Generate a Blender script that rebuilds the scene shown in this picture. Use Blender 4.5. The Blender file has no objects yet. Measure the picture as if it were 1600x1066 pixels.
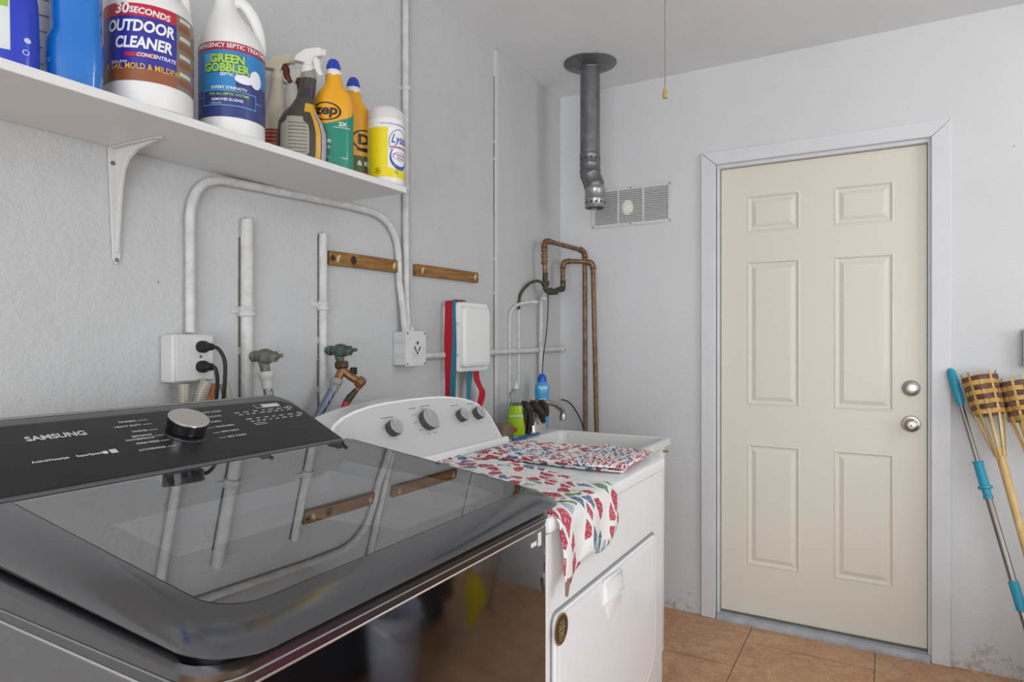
import bpy, math, random
from mathutils import Vector, Matrix
random.seed(7)
PI = math.pi
SC = bpy.context.scene
# ---------------------------------------------------------------- camera, world, lights, exposure
TH = math.radians(29.81)
cam_d = bpy.data.cameras.new('camera'); cam = bpy.data.objects.new('camera', cam_d); SC.collection.objects.link(cam)
cam.location = (1.498, -3.13, 1.293); cam.rotation_euler = (PI/2, 0, TH)
cam_d.sensor_width = 36; cam_d.lens = 36*1022.8/1600; cam_d.clip_start = .02
SC.camera = cam
w = bpy.data.worlds.new('world'); SC.world = w; w.use_nodes = True
w.node_tree.nodes['Background'].inputs[0].default_value = (.88, .94, 1, 1)
w.node_tree.nodes['Background'].inputs[1].default_value = 1.0
def area(name, loc, target, sx, sy, power, col=(1, 1, 1)):
    l = bpy.data.lights.new(name, 'AREA'); l.shape = 'RECTANGLE'; l.size = sx; l.size_y = sy; l.energy = power; l.color = col
    o = bpy.data.objects.new(name, l); SC.collection.objects.link(o); o.location = loc
    o.rotation_euler = (Vector(target)-Vector(loc)).to_track_quat('-Z', 'Y').to_euler(); return o
area('rear_fill', (2.6, -5.95, 1.15), (2.3, 0, 2.2), 3.2, 2.1, 122, (.94, .98, 1.0))  # added soft fill behind the camera, stands in for an assumed garage opening
area('side_fill', (4.52, -2.1, 1.55), (0, -1.2, 1.9), 1.6, 1.1, 31, (.94, .98, 1.0))  # added fill from the right, stands in for an assumed window
SC.view_settings.view_transform = 'Standard'; SC.view_settings.look = 'None'
SC.view_settings.exposure = -0.13; SC.view_settings.gamma = 1; SC.view_settings.use_curve_mapping = False

# ---------------------------------------------------------------- materials
def lin(h):
    if not isinstance(h, str): return tuple(h)
    h = h.lstrip('#'); c = [int(h[i:i+2], 16)/255 for i in (0, 2, 4)]
    return tuple(x/12.92 if x <= .04045 else ((x+.055)/1.055)**2.4 for x in c)
MATS = {}
def mat(name, col, rough=.5, metal=0, bump=0, bscale=60, trans=0, alpha=1, coat=0, var=0, vscale=8, emit=0, ior=1.45):
    if name in MATS: return MATS[name]
    m = bpy.data.materials.new(name); m.use_nodes = True; nt = m.node_tree; N = nt.nodes; L = nt.links
    b = N['Principled BSDF']; c = lin(col)
    b.inputs['Base Color'].default_value = (*c, 1); b.inputs['Roughness'].default_value = rough
    b.inputs['Metallic'].default_value = metal; b.inputs['Transmission Weight'].default_value = trans
    b.inputs['Alpha'].default_value = alpha; b.inputs['Coat Weight'].default_value = coat; b.inputs['IOR'].default_value = ior
    b.inputs['Coat Roughness'].default_value = .05
    if emit: b.inputs['Emission Color'].default_value = (*c, 1); b.inputs['Emission Strength'].default_value = emit
    if bump or var:
        tc = N.new('ShaderNodeTexCoord')
        if bump:
            n = N.new('ShaderNodeTexNoise'); n.inputs['Scale'].default_value = bscale; n.inputs['Detail'].default_value = 4
            L.new(tc.outputs['Object'], n.inputs['Vector'])
            bp = N.new('ShaderNodeBump'); bp.inputs['Strength'].default_value = bump; bp.inputs['Distance'].default_value = .002
            L.new(n.outputs['Fac'], bp.inputs['Height']); L.new(bp.outputs['Normal'], b.inputs['Normal'])
        if var:
            n2 = N.new('ShaderNodeTexNoise'); n2.inputs['Scale'].default_value = vscale; n2.inputs['Detail'].default_value = 5
            L.new(tc.outputs['Object'], n2.inputs['Vector'])
            r = N.new('ShaderNodeValToRGB'); r.color_ramp.elements[0].position = .35; r.color_ramp.elements[1].position = .65
            r.color_ramp.elements[0].color = (*[x*(1-var) for x in c], 1); r.color_ramp.elements[1].color = (*[min(1, x*(1+var)) for x in c], 1)
            L.new(n2.outputs['Fac'], r.inputs['Fac']); L.new(r.outputs['Color'], b.inputs['Base Color'])
    MATS[name] = m; return m
def node(nt, t, **kw):
    n = nt.nodes.new(t)
    for k, v in kw.items():
        if k in n.inputs.keys(): n.inputs[k].default_value = v
        else: setattr(n, k, v)
    return n
def ramp(nt, fac, stops, interp='LINEAR'):
    r = nt.nodes.new('ShaderNodeValToRGB'); cr = r.color_ramp; cr.interpolation = interp
    while len(cr.elements) < len(stops): cr.elements.new(.5)
    for e, (p, c) in zip(cr.elements, stops): e.position = p; e.color = (*lin(c), 1)
    nt.links.new(fac, r.inputs['Fac']); return r.outputs['Color']
def mixc(nt, fac, a, b, mode='MIX'):
    m = nt.nodes.new('ShaderNodeMix'); m.data_type = 'RGBA'; m.blend_type = mode
    for s, v in ((m.inputs[0], fac), (m.inputs[6], a), (m.inputs[7], b)):
        if hasattr(v, 'is_output') or isinstance(v, bpy.types.NodeSocket): nt.links.new(v, s)
        elif isinstance(v, (int, float)): s.default_value = v
        else: s.default_value = (*lin(v), 1)
    return m.outputs[2]
def math_(nt, op, a, b=None, clamp=False):
    m = nt.nodes.new('ShaderNodeMath'); m.operation = op; m.use_clamp = clamp
    for s, v in zip(m.inputs, (a, b)):
        if v is None: continue
        if isinstance(v, bpy.types.NodeSocket): nt.links.new(v, s)
        else: s.default_value = v
    return m.outputs[0]
def wall_mat(name, base, bumpk=1.0, damage=False):
    m = bpy.data.materials.new(name); m.use_nodes = True; nt = m.node_tree; L = nt.links; b = nt.nodes['Principled BSDF']
    b.inputs['Roughness'].default_value = .62
    tc = nt.nodes.new('ShaderNodeTexCoord'); co = tc.outputs['Object']
    def noise(s, d=5, r=.6):
        n = node(nt, 'ShaderNodeTexNoise', Scale=s, Detail=d, Roughness=r); L.new(co, n.inputs['Vector']); return n.outputs['Fac']
    big = noise(1.7, 3); mid = noise(9, 6, .7); fine = noise(70, 6, .65); tr = noise(22, 8, .75)
    c = lin(base)
    col = ramp(nt, big, [(.3, tuple(x*.95 for x in c)), (.7, tuple(min(1, x*1.03) for x in c))])
    # scuffs and specks of old paint
    v = node(nt, 'ShaderNodeTexVoronoi', Scale=7); L.new(co, v.inputs['Vector'])
    speck = math_(nt, 'LESS_THAN', v.outputs['Distance'], .022)
    col = mixc(nt, math_(nt, 'MULTIPLY', speck, .55), col, '#4a4842')
    scuff = math_(nt, 'MULTIPLY', math_(nt, 'GREATER_THAN', tr, .64), math_(nt, 'GREATER_THAN', mid, .55))
    col = mixc(nt, math_(nt, 'MULTIPLY', scuff, .22), col, '#77736b')
    if damage:
        sep = nt.nodes.new('ShaderNodeSeparateXYZ'); L.new(co, sep.inputs[0])
        zf = math_(nt, 'SUBTRACT', 1, math_(nt, 'DIVIDE', sep.outputs['Z'], .30), True)
        edge = math_(nt, 'ADD', math_(nt, 'MULTIPLY', zf, .55), mid)
        mk = math_(nt, 'GREATER_THAN', edge, .93)
        mk2 = math_(nt, 'MULTIPLY', mk, math_(nt, 'GREATER_THAN', tr, .5))
        col = mixc(nt, math_(nt, 'MULTIPLY', mk2, .5), col, '#a39c90')
        br = math_(nt, 'MULTIPLY', math_(nt, 'GREATER_THAN', math_(nt, 'ADD', math_(nt, 'MULTIPLY', zf, .35), tr), .92), .7)
        col = mixc(nt, br, col, '#a5814e')
    L.new(col, b.inputs['Base Color'])
    h = math_(nt, 'ADD', math_(nt, 'MULTIPLY', mid, 1.2), math_(nt, 'MULTIPLY', fine, .35))
    bp = node(nt, 'ShaderNodeBump', Strength=.55*bumpk, Distance=.006); L.new(h, bp.inputs['Height']); L.new(bp.outputs['Normal'], b.inputs['Normal'])
    return m
def floor_mat():
    m = bpy.data.materials.new('terracotta_tile'); m.use_nodes = True; nt = m.node_tree; L = nt.links; b = nt.nodes['Principled BSDF']
    tc = nt.nodes.new('ShaderNodeTexCoord'); mp = nt.nodes.new('ShaderNodeMapping'); L.new(tc.outputs['Object'], mp.inputs[0])
    mp.inputs['Rotation'].default_value = (0, 0, PI/2); mp.inputs['Location'].default_value = (.296, -.969+.486, 0)
    br = nt.nodes.new('ShaderNodeTexBrick'); br.offset = .5; br.inputs['Scale'].default_value = 1
    br.inputs['Brick Width'].default_value = .486; br.inputs['Row Height'].default_value = .486; br.inputs['Mortar Size'].default_value = .0028
    br.inputs['Mortar Smooth'].default_value = .3
    br.inputs['Color1'].default_value = (1, 1, 1, 1); br.inputs['Color2'].default_value = (.9, .9, .9, 1); br.inputs['Mortar'].default_value = (.33, .3, .27, 1)
    L.new(mp.outputs[0], br.inputs['Vector'])
    n1 = node(nt, 'ShaderNodeTexNoise', Scale=6, Detail=8, Roughness=.7, Distortion=1.3); L.new(tc.outputs['Object'], n1.inputs['Vector'])
    n2 = node(nt, 'ShaderNodeTexNoise', Scale=26, Detail=8, Roughness=.75, Distortion=3.5); L.new(tc.outputs['Object'], n2.inputs['Vector'])
    c1 = ramp(nt, n1.outputs['Fac'], [(.32, '#a8744f'), (.5, '#c2926a'), (.66, '#d6b08a')])
    c2 = ramp(nt, n2.outputs['Fac'], [(.36, '#b07c54'), (.5, '#ca9b73'), (.64, '#ecd3ae')])
    c = mixc(nt, .38, c1, c2); c = mixc(nt, 1.0, c, br.outputs['Color'], 'MULTIPLY')
    L.new(c, b.inputs['Base Color']); b.inputs['Roughness'].default_value = .38
    h = math_(nt, 'SUBTRACT', math_(nt, 'MULTIPLY', n2.outputs['Fac'], .3), br.outputs['Fac'])
    bp = node(nt, 'ShaderNodeBump', Strength=.35, Distance=.003); L.new(h, bp.inputs['Height']); L.new(bp.outputs['Normal'], b.inputs['Normal'])
    return m
def glass_lid_mat():
    m = bpy.data.materials.new('tinted_lid_glass'); m.use_nodes = True; nt = m.node_tree; L = nt.links
    nt.nodes.remove(nt.nodes['Principled BSDF']); out = nt.nodes['Material Output']
    t = node(nt, 'ShaderNodeBsdfTransparent', Color=(.72, .72, .73, 1)); g = nt.nodes.new('ShaderNodeBsdfGlossy'); g.inputs['Roughness'].default_value = .0
    g.inputs['Color'].default_value = (.95, .95, .95, 1)
    f = nt.nodes.new('ShaderNodeFresnel'); f.inputs['IOR'].default_value = 5.2
    mx = nt.nodes.new('ShaderNodeMixShader'); ge = nt.nodes.new('ShaderNodeNewGeometry'); L.new(math_(nt, 'MULTIPLY', f.outputs[0], math_(nt, 'SUBTRACT', 1, ge.outputs['Backfacing'])), mx.inputs[0]); L.new(t.outputs[0], mx.inputs[1]); L.new(g.outputs[0], mx.inputs[2])
    L.new(mx.outputs[0], out.inputs[0]); return m
def wood_mat(name, a, bcol, scale=(6, 60, 60), rough=.6):
    m = bpy.data.materials.new(name); m.use_nodes = True; nt = m.node_tree; L = nt.links; b = nt.nodes['Principled BSDF']
    tc = nt.nodes.new('ShaderNodeTexCoord'); mp = nt.nodes.new('ShaderNodeMapping'); mp.inputs['Scale'].default_value = scale; L.new(tc.outputs['Object'], mp.inputs[0])
    n = node(nt, 'ShaderNodeTexNoise', Scale=1, Detail=7, Roughness=.7, Distortion=.6); L.new(mp.outputs[0], n.inputs['Vector'])
    L.new(ramp(nt, n.outputs['Fac'], [(.32, a), (.66, bcol)]), b.inputs['Base Color']); b.inputs['Roughness'].default_value = rough
    bp = node(nt, 'ShaderNodeBump', Strength=.4, Distance=.001); L.new(n.outputs['Fac'], bp.inputs['Height']); L.new(bp.outputs['Normal'], b.inputs['Normal'])
    return m
def towel_mat(name, scale, stretch, cols, thr, grid=False):
    m = bpy.data.materials.new(name); m.use_nodes = True; nt = m.node_tree; L = nt.links; b = nt.nodes['Principled BSDF']
    uv = nt.nodes.new('ShaderNodeUVMap'); uv.uv_map = 'UVMap'
    ns = node(nt, 'ShaderNodeTexNoise', Scale=9, Detail=2); L.new(uv.outputs[0], ns.inputs['Vector'])
    mv = nt.nodes.new('ShaderNodeVectorMath'); mv.operation = 'SCALE'; mv.inputs['Scale'].default_value = .05; L.new(ns.outputs['Color'], mv.inputs[0])
    ad = nt.nodes.new('ShaderNodeVectorMath'); ad.operation = 'ADD'; L.new(uv.outputs[0], ad.inputs[0]); L.new(mv.outputs[0], ad.inputs[1])
    mp = nt.nodes.new('ShaderNodeMapping'); mp.inputs['Scale'].default_value = (stretch[0], stretch[1], 1); mp.inputs['Rotation'].default_value = (0, 0, .5 if not grid else .08); L.new(ad.outputs[0], mp.inputs[0])
    v = node(nt, 'ShaderNodeTexVoronoi', Scale=scale, Randomness=.8 if not grid else .35); v.voronoi_dimensions = '2D'; L.new(mp.outputs[0], v.inputs['Vector'])
    ve = node(nt, 'ShaderNodeTexVoronoi', Scale=scale, Randomness=.8 if not grid else .35); ve.voronoi_dimensions = '2D'; ve.feature = 'DISTANCE_TO_EDGE'; L.new(mp.outputs[0], ve.inputs['Vector'])
    sp = nt.nodes.new('ShaderNodeSeparateColor'); L.new(v.outputs['Color'], sp.inputs[0])
    fac = sp.outputs[0]
    if grid:
        lf = node(nt, 'ShaderNodeTexNoise', Scale=5, Detail=1); L.new(uv.outputs[0], lf.inputs['Vector'])
        fac = math_(nt, 'ADD', math_(nt, 'MULTIPLY', sp.outputs[0], .35), math_(nt, 'SUBTRACT', math_(nt, 'MULTIPLY', lf.outputs['Fac'], 2.2), .75), True)
    c = ramp(nt, fac, cols, 'CONSTANT')
    # seeds and inner rings
    v2 = node(nt, 'ShaderNodeTexVoronoi', Scale=scale*5); v2.voronoi_dimensions = '2D'; L.new(mp.outputs[0], v2.inputs['Vector'])
    c = mixc(nt, math_(nt, 'MULTIPLY', math_(nt, 'LESS_THAN', v2.outputs['Distance'], .22), .45), c, '#f0e4e4')
    mk = math_(nt, 'GREATER_THAN', ve.outputs['Distance'], thr)
    col = mixc(nt, mk, '#e6e6e4', c)
    L.new(col, b.inputs['Base Color']); b.inputs['Roughness'].default_value = .9
    w1 = node(nt, 'ShaderNodeTexNoise', Scale=160, Detail=3); L.new(uv.outputs[0], w1.inputs['Vector'])
    bp = node(nt, 'ShaderNodeBump', Strength=.3, Distance=.001); L.new(w1.outputs['Fac'], bp.inputs['Height']); L.new(bp.outputs['Normal'], b.inputs['Normal'])
    return m
WALL = wall_mat('painted_block_wall', '#c2c3c4', 1.7); WALLB = wall_mat('painted_back_wall', '#d3d4d6', .8, True)
CEIL = wall_mat('ceiling_paint', '#e9ebee', .35); FLOOR = floor_mat()
M_paint = mat('painted_white_metal', '#cfcfce', .5, bump=.5, bscale=90, var=.05)
M_pipep = mat('painted_pipe', '#c9c8c6', .55, bump=.9, bscale=60, var=.1, vscale=30)
M_trim = mat('white_trim', '#d6d7db', .45, bump=.25, bscale=40, var=.02)
M_door = mat('cream_door_paint', '#dcd7ca', .42, bump=.12, bscale=30)
M_white = mat('white_enamel', '#eeeff1', .22, coat=.3); M_whitep = mat('white_plastic', '#e2e2e0', .35)
M_shelf = mat('shelf_white', '#dedede', .4)
M_grey = mat('grey_plastic', '#9b9b9b', .4); M_dgrey = mat('dark_grey_plastic', '#3a3b3d', .4); M_black = mat('black_rubber', '#151515', .5)
M_crack = mat('crack_shadow', '#6b6963', .9)
M_plat = mat('dark_platinum_steel', '#8c8d91', .07, metal=1)
M_lid = mat('lid_gunmetal', '#717276', .15, metal=.9, coat=.3)
M_cover = mat('cover_gunmetal', '#77787c', .24, metal=1)
M_panel = mat('console_black', '#1f1f21', .3, coat=.1); M_chrome = mat('chrome', '#d8d8d8', .12, metal=1); M_steel = mat('brushed_nickel', '#a7a39c', .28, metal=1)
M_mark = mat('panel_print', '#cfcfcf', .5); M_galv = mat('galvanised_steel', '#77787a', .42, metal=.75, bump=.3, bscale=30, var=.15, vscale=25)
M_cop = mat('aged_copper', '#7d644b', .48, metal=.5, bump=.4, bscale=90, var=.3, vscale=35)
M_copg = mat('corroded_copper', '#4d4a3a', .65, metal=.4, bump=1, bscale=120, var=.35, vscale=60)
M_brass = mat('brass', '#8d6a45', .42, metal=.6, bump=.3, var=.25, vscale=60); M_valve = mat('corroded_valve', '#73746c', .65, metal=.3, bump=1, bscale=150, var=.3, vscale=60)
M_valveg = mat('green_corroded_valve', '#555f57', .6, metal=.35, bump=1, bscale=150, var=.3, vscale=60)
M_wood = wood_mat('stained_strip_wood', '#5a3812', '#a87838', (60, 5, 60)); M_bamboo = wood_mat('bamboo', '#b58d4a', '#dcbf86', (40, 40, 4), .45)
M_weaved = wood_mat('dark_cane', '#4a2b1d', '#7a5240', (30, 30, 30)); M_weavel = wood_mat('light_cane', '#a5803a', '#cfa75d', (30, 30, 30))
M_red = mat('red_strap', '#b3132a', .7); M_teal = mat('teal_strap', '#2a7688', .7); M_blueplas = mat('aqua_plastic', '#2f9dbb', .35, trans=.15)
M_lidglass = glass_lid_mat()

# ---------------------------------------------------------------- mesh builder
class MB:
    def __init__(s, M=None): s.v = []; s.f = []; s.m = []; s.M = M or Matrix.Identity(4); s.uv = None
    def add(s, vs, fs, mi=0):
        o = len(s.v); s.v += [tuple(s.M @ Vector(p)) for p in vs]; s.f += [tuple(i+o for i in f) for f in fs]; s.m += [mi]*len(fs); return s
    def box(s, a, b, mi=0):
        x0, y0, z0 = a; x1, y1, z1 = b
        x0, x1 = min(x0, x1), max(x0, x1); y0, y1 = min(y0, y1), max(y0, y1); z0, z1 = min(z0, z1), max(z0, z1)
        return s.add([(x0,y0,z0),(x1,y0,z0),(x1,y1,z0),(x0,y1,z0),(x0,y0,z1),(x1,y0,z1),(x1,y1,z1),(x0,y1,z1)],
                     [(0,3,2,1),(4,5,6,7),(0,1,5,4),(1,2,6,5),(2,3,7,6),(3,0,4,7)], mi)
    def loft(s, rings, mi=0, cap0=True, cap1=True, closed=True):
        n = len(rings[0]); vs = [p for r in rings for p in r]; fs = []
        for i in range(len(rings)-1):
            for j in range(n if closed else n-1):
                k = (j+1) % n; fs.append((i*n+j, i*n+k, (i+1)*n+k, (i+1)*n+j))
        if cap0: fs.append(tuple(reversed(range(n))))
        if cap1: fs.append(tuple((len(rings)-1)*n+j for j in range(n)))
        return s.add(vs, fs, mi)
    def lathe(s, c, axis, prof, seg=28, mi=0, caps=True):
        ax = Vector(axis).normalized(); t = Vector((0, 0, 1)) if abs(ax.z) < .9 else Vector((1, 0, 0))
        u = ax.cross(t).normalized(); w_ = ax.cross(u); c = Vector(c)
        rings = [[tuple(c+ax*h+(u*math.cos(2*PI*k/seg)+w_*math.sin(2*PI*k/seg))*r) for k in range(seg)] for h, r in prof]
        return s.loft(rings, mi, caps, caps)
    def cyl(s, a, b, r, r2=None, seg=24, mi=0):
        a = Vector(a); b = Vector(b); return s.lathe(a, b-a, [(0, r), ((b-a).length, r if r2 is None else r2)], seg, mi)
    def tube(s, path, r, seg=14, mi=0, sub=0, flat=None):
        P = [Vector(p) for p in path]
        if sub: P = smooth(P, sub)
        rs = r if isinstance(r, (list, tuple)) else [r]*len(P)
        if len(rs) != len(P): rs = [rs[min(len(rs)-1, int(i*len(rs)/len(P)))] for i in range(len(P))]
        rings = []; up = None
        for i, p in enumerate(P):
            d = (P[min(i+1, len(P)-1)]-P[max(i-1, 0)]).normalized()
            if up is None: up = Vector((0, 0, 1)) if abs(d.z) < .9 else Vector((1, 0, 0))
            u = d.cross(up).normalized(); up = u.cross(d).normalized()
            k2 = flat if flat else 1
            rings.append([tuple(p+(u*math.cos(2*PI*k/seg)+up*math.sin(2*PI*k/seg)*k2)*rs[i]) for k in range(seg)])
        return s.loft(rings, mi)
    def ell(s, c, r, mi=0, seg=20, rg=10):
        c = Vector(c); r = (r, r, r) if isinstance(r, (int, float)) else r
        rings = [[(c.x+r[0]*math.sin(PI*i/rg)*math.cos(2*PI*k/seg), c.y+r[1]*math.sin(PI*i/rg)*math.sin(2*PI*k/seg), c.z-r[2]*math.cos(PI*i/rg)) for k in range(seg)] for i in range(1, rg)]
        return s.loft(rings, mi)
    def poly(s, pts, n, mi=0):      # extruded polygon: pts 3-D, n = offset vector
        a = [tuple(p) for p in pts]; b = [tuple(Vector(p)+Vector(n)) for p in pts]; return s.loft([a, b], mi)
    def text(s, st, fn, size, mi=0, bold=.0, shear=0, align='CENTER', wid=1.0):
        vs, fs = text_geo(st, size, bold, shear, align)
        return s.add([fn(x*wid, y) for x, y in vs], fs, mi)
    def build(s, name, mats, parent=None, origin=None, bevel=0, smooth=True, seg=2, solid=0, ang=35, subd=0):
        me = bpy.data.meshes.new(name); o = Vector(origin) if origin is not None else Vector((0, 0, 0))
        if parent is not None: o = world_origin(parent)
        me.from_pydata([tuple(Vector(p)-o) for p in s.v], [], s.f)
        mats = mats if isinstance(mats, (list, tuple)) else [mats]
        for m in mats: me.materials.append(m)
        me.polygons.foreach_set('material_index', s.m)
        if s.uv:
            ul = me.uv_layers.new(name='UVMap')
            for lp in me.loops: ul.data[lp.index].uv = s.uv[lp.vertex_index]
        if smooth:
            me.polygons.foreach_set('use_smooth', [True]*len(me.polygons)); me.set_sharp_from_angle(angle=math.radians(ang))
        ob = bpy.data.objects.new(name, me); SC.collection.objects.link(ob)
        if parent is not None: ob.parent = parent
        else: ob.location = o
        if solid: md = ob.modifiers.new('solid', 'SOLIDIFY'); md.thickness = solid; md.offset = 1
        if subd: md = ob.modifiers.new('sub', 'SUBSURF'); md.levels = md.render_levels = subd
        if bevel:
            md = ob.modifiers.new('bevel', 'BEVEL'); md.width = bevel; md.segments = seg; md.limit_method = 'ANGLE'; md.angle_limit = math.radians(40); md.harden_normals = False
        return ob
def world_origin(o):
    v = Vector((0, 0, 0))
    while o: v += o.location; o = o.parent
    return v
def smooth(P, n):
    out = []
    for i in range(len(P)-1):
        p0 = P[max(i-1, 0)]; p1 = P[i]; p2 = P[i+1]; p3 = P[min(i+2, len(P)-1)]
        for k in range(n):
            t = k/n; out.append(.5*((2*p1)+(p2-p0)*t+(2*p0-5*p1+4*p2-p3)*t*t+(3*p1-p0-3*p2+p3)*t**3))
    out.append(P[-1]); return out
_tc = {}
def text_geo(st, size, bold, shear, align):
    k = (st, size, bold, shear, align)
    if k in _tc: return _tc[k]
    cu = bpy.data.curves.new('t', 'FONT'); cu.body = st; cu.size = size; cu.offset = bold*size; cu.shear = shear; cu.align_x = align; cu.align_y = 'CENTER'; cu.resolution_u = 3
    ob = bpy.data.objects.new('t', cu); SC.collection.objects.link(ob)
    dg = bpy.context.evaluated_depsgraph_get(); ev = ob.evaluated_get(dg); me = ev.to_mesh()
    vs = [(v.co.x, v.co.y) for v in me.vertices]; fs = [tuple(p.vertices) for p in me.polygons]
    ev.to_mesh_clear(); bpy.data.objects.remove(ob); bpy.data.curves.remove(cu); _tc[k] = (vs, fs); return vs, fs
def tag(o, label, cat, group=None):
    o['label'] = label; o['category'] = cat
    if group: o['group'] = group
    return o
def thing(name, label, cat, loc, group=None):
    o = bpy.data.objects.new(name, None); o.empty_display_size = .05; SC.collection.objects.link(o); o.location = loc; return tag(o, label, cat, group)
def struct(o): o['kind'] = 'structure'; return o
def bez(p0, c, p1, n=8):
    p0, c, p1 = Vector(p0), Vector(c), Vector(p1); return [(1-t)**2*p0+2*t*(1-t)*c+t*t*p1 for t in [i/n for i in range(n+1)]]
def rrect(x0, x1, y0, y1, r, n=6):      # r: radii for corners (x0y0, x1y0, x1y1, x0y1)
    r = r if isinstance(r, (list, tuple)) else [r]*4; out = []
    for (cx, cy, a0, rr) in ((x0+r[0], y0+r[0], PI, r[0]), (x1-r[1], y0+r[1], 1.5*PI, r[1]), (x1-r[2], y1-r[2], 0, r[2]), (x0+r[3], y1-r[3], .5*PI, r[3])):
        for i in range(n+1):
            a = a0+.5*PI*i/n; out.append((cx+rr*math.cos(a), cy+rr*math.sin(a)))
    return out

# ---------------------------------------------------------------- the room
H = 2.578
fl = MB().box((-.15, -6, -.1), (4.75, .2, 0)); struct(fl.build('floor', FLOOR, smooth=False))
struct(MB().box((-.15, -6, H), (4.75, .2, H+.1)).build('ceiling', CEIL, smooth=False))
struct(MB().box((-.15, -6, 0), (0, .15, H)).build('wall_left', WALL, smooth=False))
b = MB(); b.box((0, 0, 0), (.785, .15, H)); b.box((1.668, 0, 0), (4.6, .15, H)); b.box((.785, 0, 2.125), (1.668, .15, H))
struct(b.build('wall_back', WALLB, smooth=False))
b = MB(); b.box((4.6, -6, 0), (4.75, .15, 1.0)); b.box((4.6, -6, 2.1), (4.75, .15, H)); b.box((4.6, -6, 1.0), (4.75, -2.9, 2.1)); b.box((4.6, -1.3, 1.0), (4.75, .15, 2.1))
struct(b.build('wall_right', WALL, smooth=False))
b = MB(); b.box((-.15, -6.15, 0), (1, -6, H)); b.box((4.2, -6.15, 0), (4.75, -6, H)); b.box((1, -6.15, 2.2), (4.2, -6, H))
struct(b.build('wall_front', WALL, smooth=False))
# painted seam where two wall panels of the left wall meet
b = MB(); b.box((-.002, -.675, .3), (.004, -.645, H-.001)); 
o = b.build('trim_1', M_paint, bevel=.002); struct(o)
b = MB(); zz = .62
while zz < 2.44:
    l = random.uniform(.03, .22); wd = random.choice((.001, .002, .0035)); b.box((0, -.676-wd, zz), (.0032, -.675, min(zz+l, 2.5))); zz += l+random.choice((0, 0, .01))
struct(b.build('trim_2', M_crack, smooth=False))
# door casing and jambs
b = MB(); oz = 2.176
def prism_y(b, pts, y0, y1, mi=0): b.loft([[(x, y0, z) for x, z in pts], [(x, y1, z) for x, z in pts]], mi)
b.loft([[(x, y, z) for x, z in ((.738, 0), (.806, 0), (.806, 2.112), (.738, oz))] for y in (.0, -.02)])
struct(b.build('trim_3', M_trim, bevel=.004))
b = MB(); b.loft([[(x, y, z) for x, z in ((1.651, 0), (1.719, 0), (1.719, oz), (1.651, 2.112))] for y in (.0, -.02)])
struct(b.build('trim_4', M_trim, bevel=.004))
b = MB(); b.loft([[(x, y, z) for x, z in ((.7385, oz+.0005), (.8065, 2.1125), (1.6505, 2.1125), (1.7185, oz+.0005))] for y in (.0, -.02)])
struct(b.build('trim_5', M_trim, bevel=.004))
b = MB()
b.box((.786, .001, 0), (.818, .14, 2.1)); b.box((1.642, .001, 0), (1.667, .14, 2.1)); b.box((.786, .001, 2.098), (1.667, .14, 2.124))
b.box((.8, .001, .0), (.81, .02, 2.11))
struct(b.build('trim_6', M_trim, bevel=.002))
b = MB(); b.loft([[(x, y, z) for y, z in ((-.024, 0), (-.024, .012), (-.01, .026), (.14, .03), (.14, 0))] for x in (.811, 1.649)])
struct(b.build('trim_7', mat('grey_threshold', '#a9acb3', .45, bump=.3, var=.12, vscale=20), smooth=False))
# the door: six raised panels pressed into the slab
FY = .030; b = MB()
cols = [.822, .937, 1.163, 1.297, 1.524, 1.640]; rows = [.032, .262, .820, .998, 1.660, 1.790, 1.962, 2.096]
for i in range(5):
    for j in range(7):
        x0, x1, z0, z1 = cols[i], cols[i+1], rows[j], rows[j+1]
        if i in (1, 3) and j in (1, 3, 5):
            rings = [[(x0+d, FY+dy, z0+d), (x1-d, FY+dy, z0+d), (x1-d, FY+dy, z1-d), (x0+d, FY+dy, z1-d)] for d, dy in
                     ((0, 0), (.003, -.0015), (.007, -.002), (.010, .003), (.016, .006), (.022, .006), (.038, -.001), (.041, -.0015))]
            for k in range(len(rings)-1):
                b.add(rings[k]+rings[k+1], [(q, (q+1) % 4, 4+(q+1) % 4, 4+q) for q in range(4)])
            b.add(rings[-1], [(0, 1, 2, 3)])
        else: b.add([(x0, FY, z0), (x1, FY, z0), (x1, FY, z1), (x0, FY, z1)], [(0, 1, 2, 3)])
b.box((cols[0], FY+.012, rows[0]), (cols[-1], FY+.05, rows[-1]))
b.add([(cols[0], FY, rows[0]), (cols[-1], FY, rows[0]), (cols[-1], FY+.012, rows[0]), (cols[0], FY+.012, rows[0])], [(0, 1, 2, 3)])
for xx in (cols[0], cols[-1]): b.add([(xx, FY, rows[0]), (xx, FY, rows[-1]), (xx, FY+.012, rows[-1]), (xx, FY+.012, rows[0])], [(0, 1, 2, 3)])
door = b.build('door_1', M_door, ang=12); struct(door)
b = MB(); b.lathe((1.584, FY, .951), (0, -1, 0), [(0, .034), (.004, .034), (.008, .031), (.010, .018), (.022, .013), (.034, .014), (.040, .022), (.050, .027), (.058, .025), (.062, .018), (.0625, .010), (.060, .009), (.060, .003), (.061, .001)])
b.build('door_knob', M_steel, door)
b = MB(); b.lathe((1.584, FY, 1.098), (0, -1, 0), [(0, .033), (.006, .033), (.012, .029), (.014, .022), (.016, .021), (.018, .012), (.018, .001)])
b.box((1.5825, FY-.020, 1.090), (1.5855, FY-.0175, 1.106)); b.build('deadbolt', M_steel, door)
b = MB(); b.box((.823, FY-.004, .03), (1.640, FY+.03, .036)); b.build('door_sweep', mat('dirty_rubber', '#6f6b62', .7), door)

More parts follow.
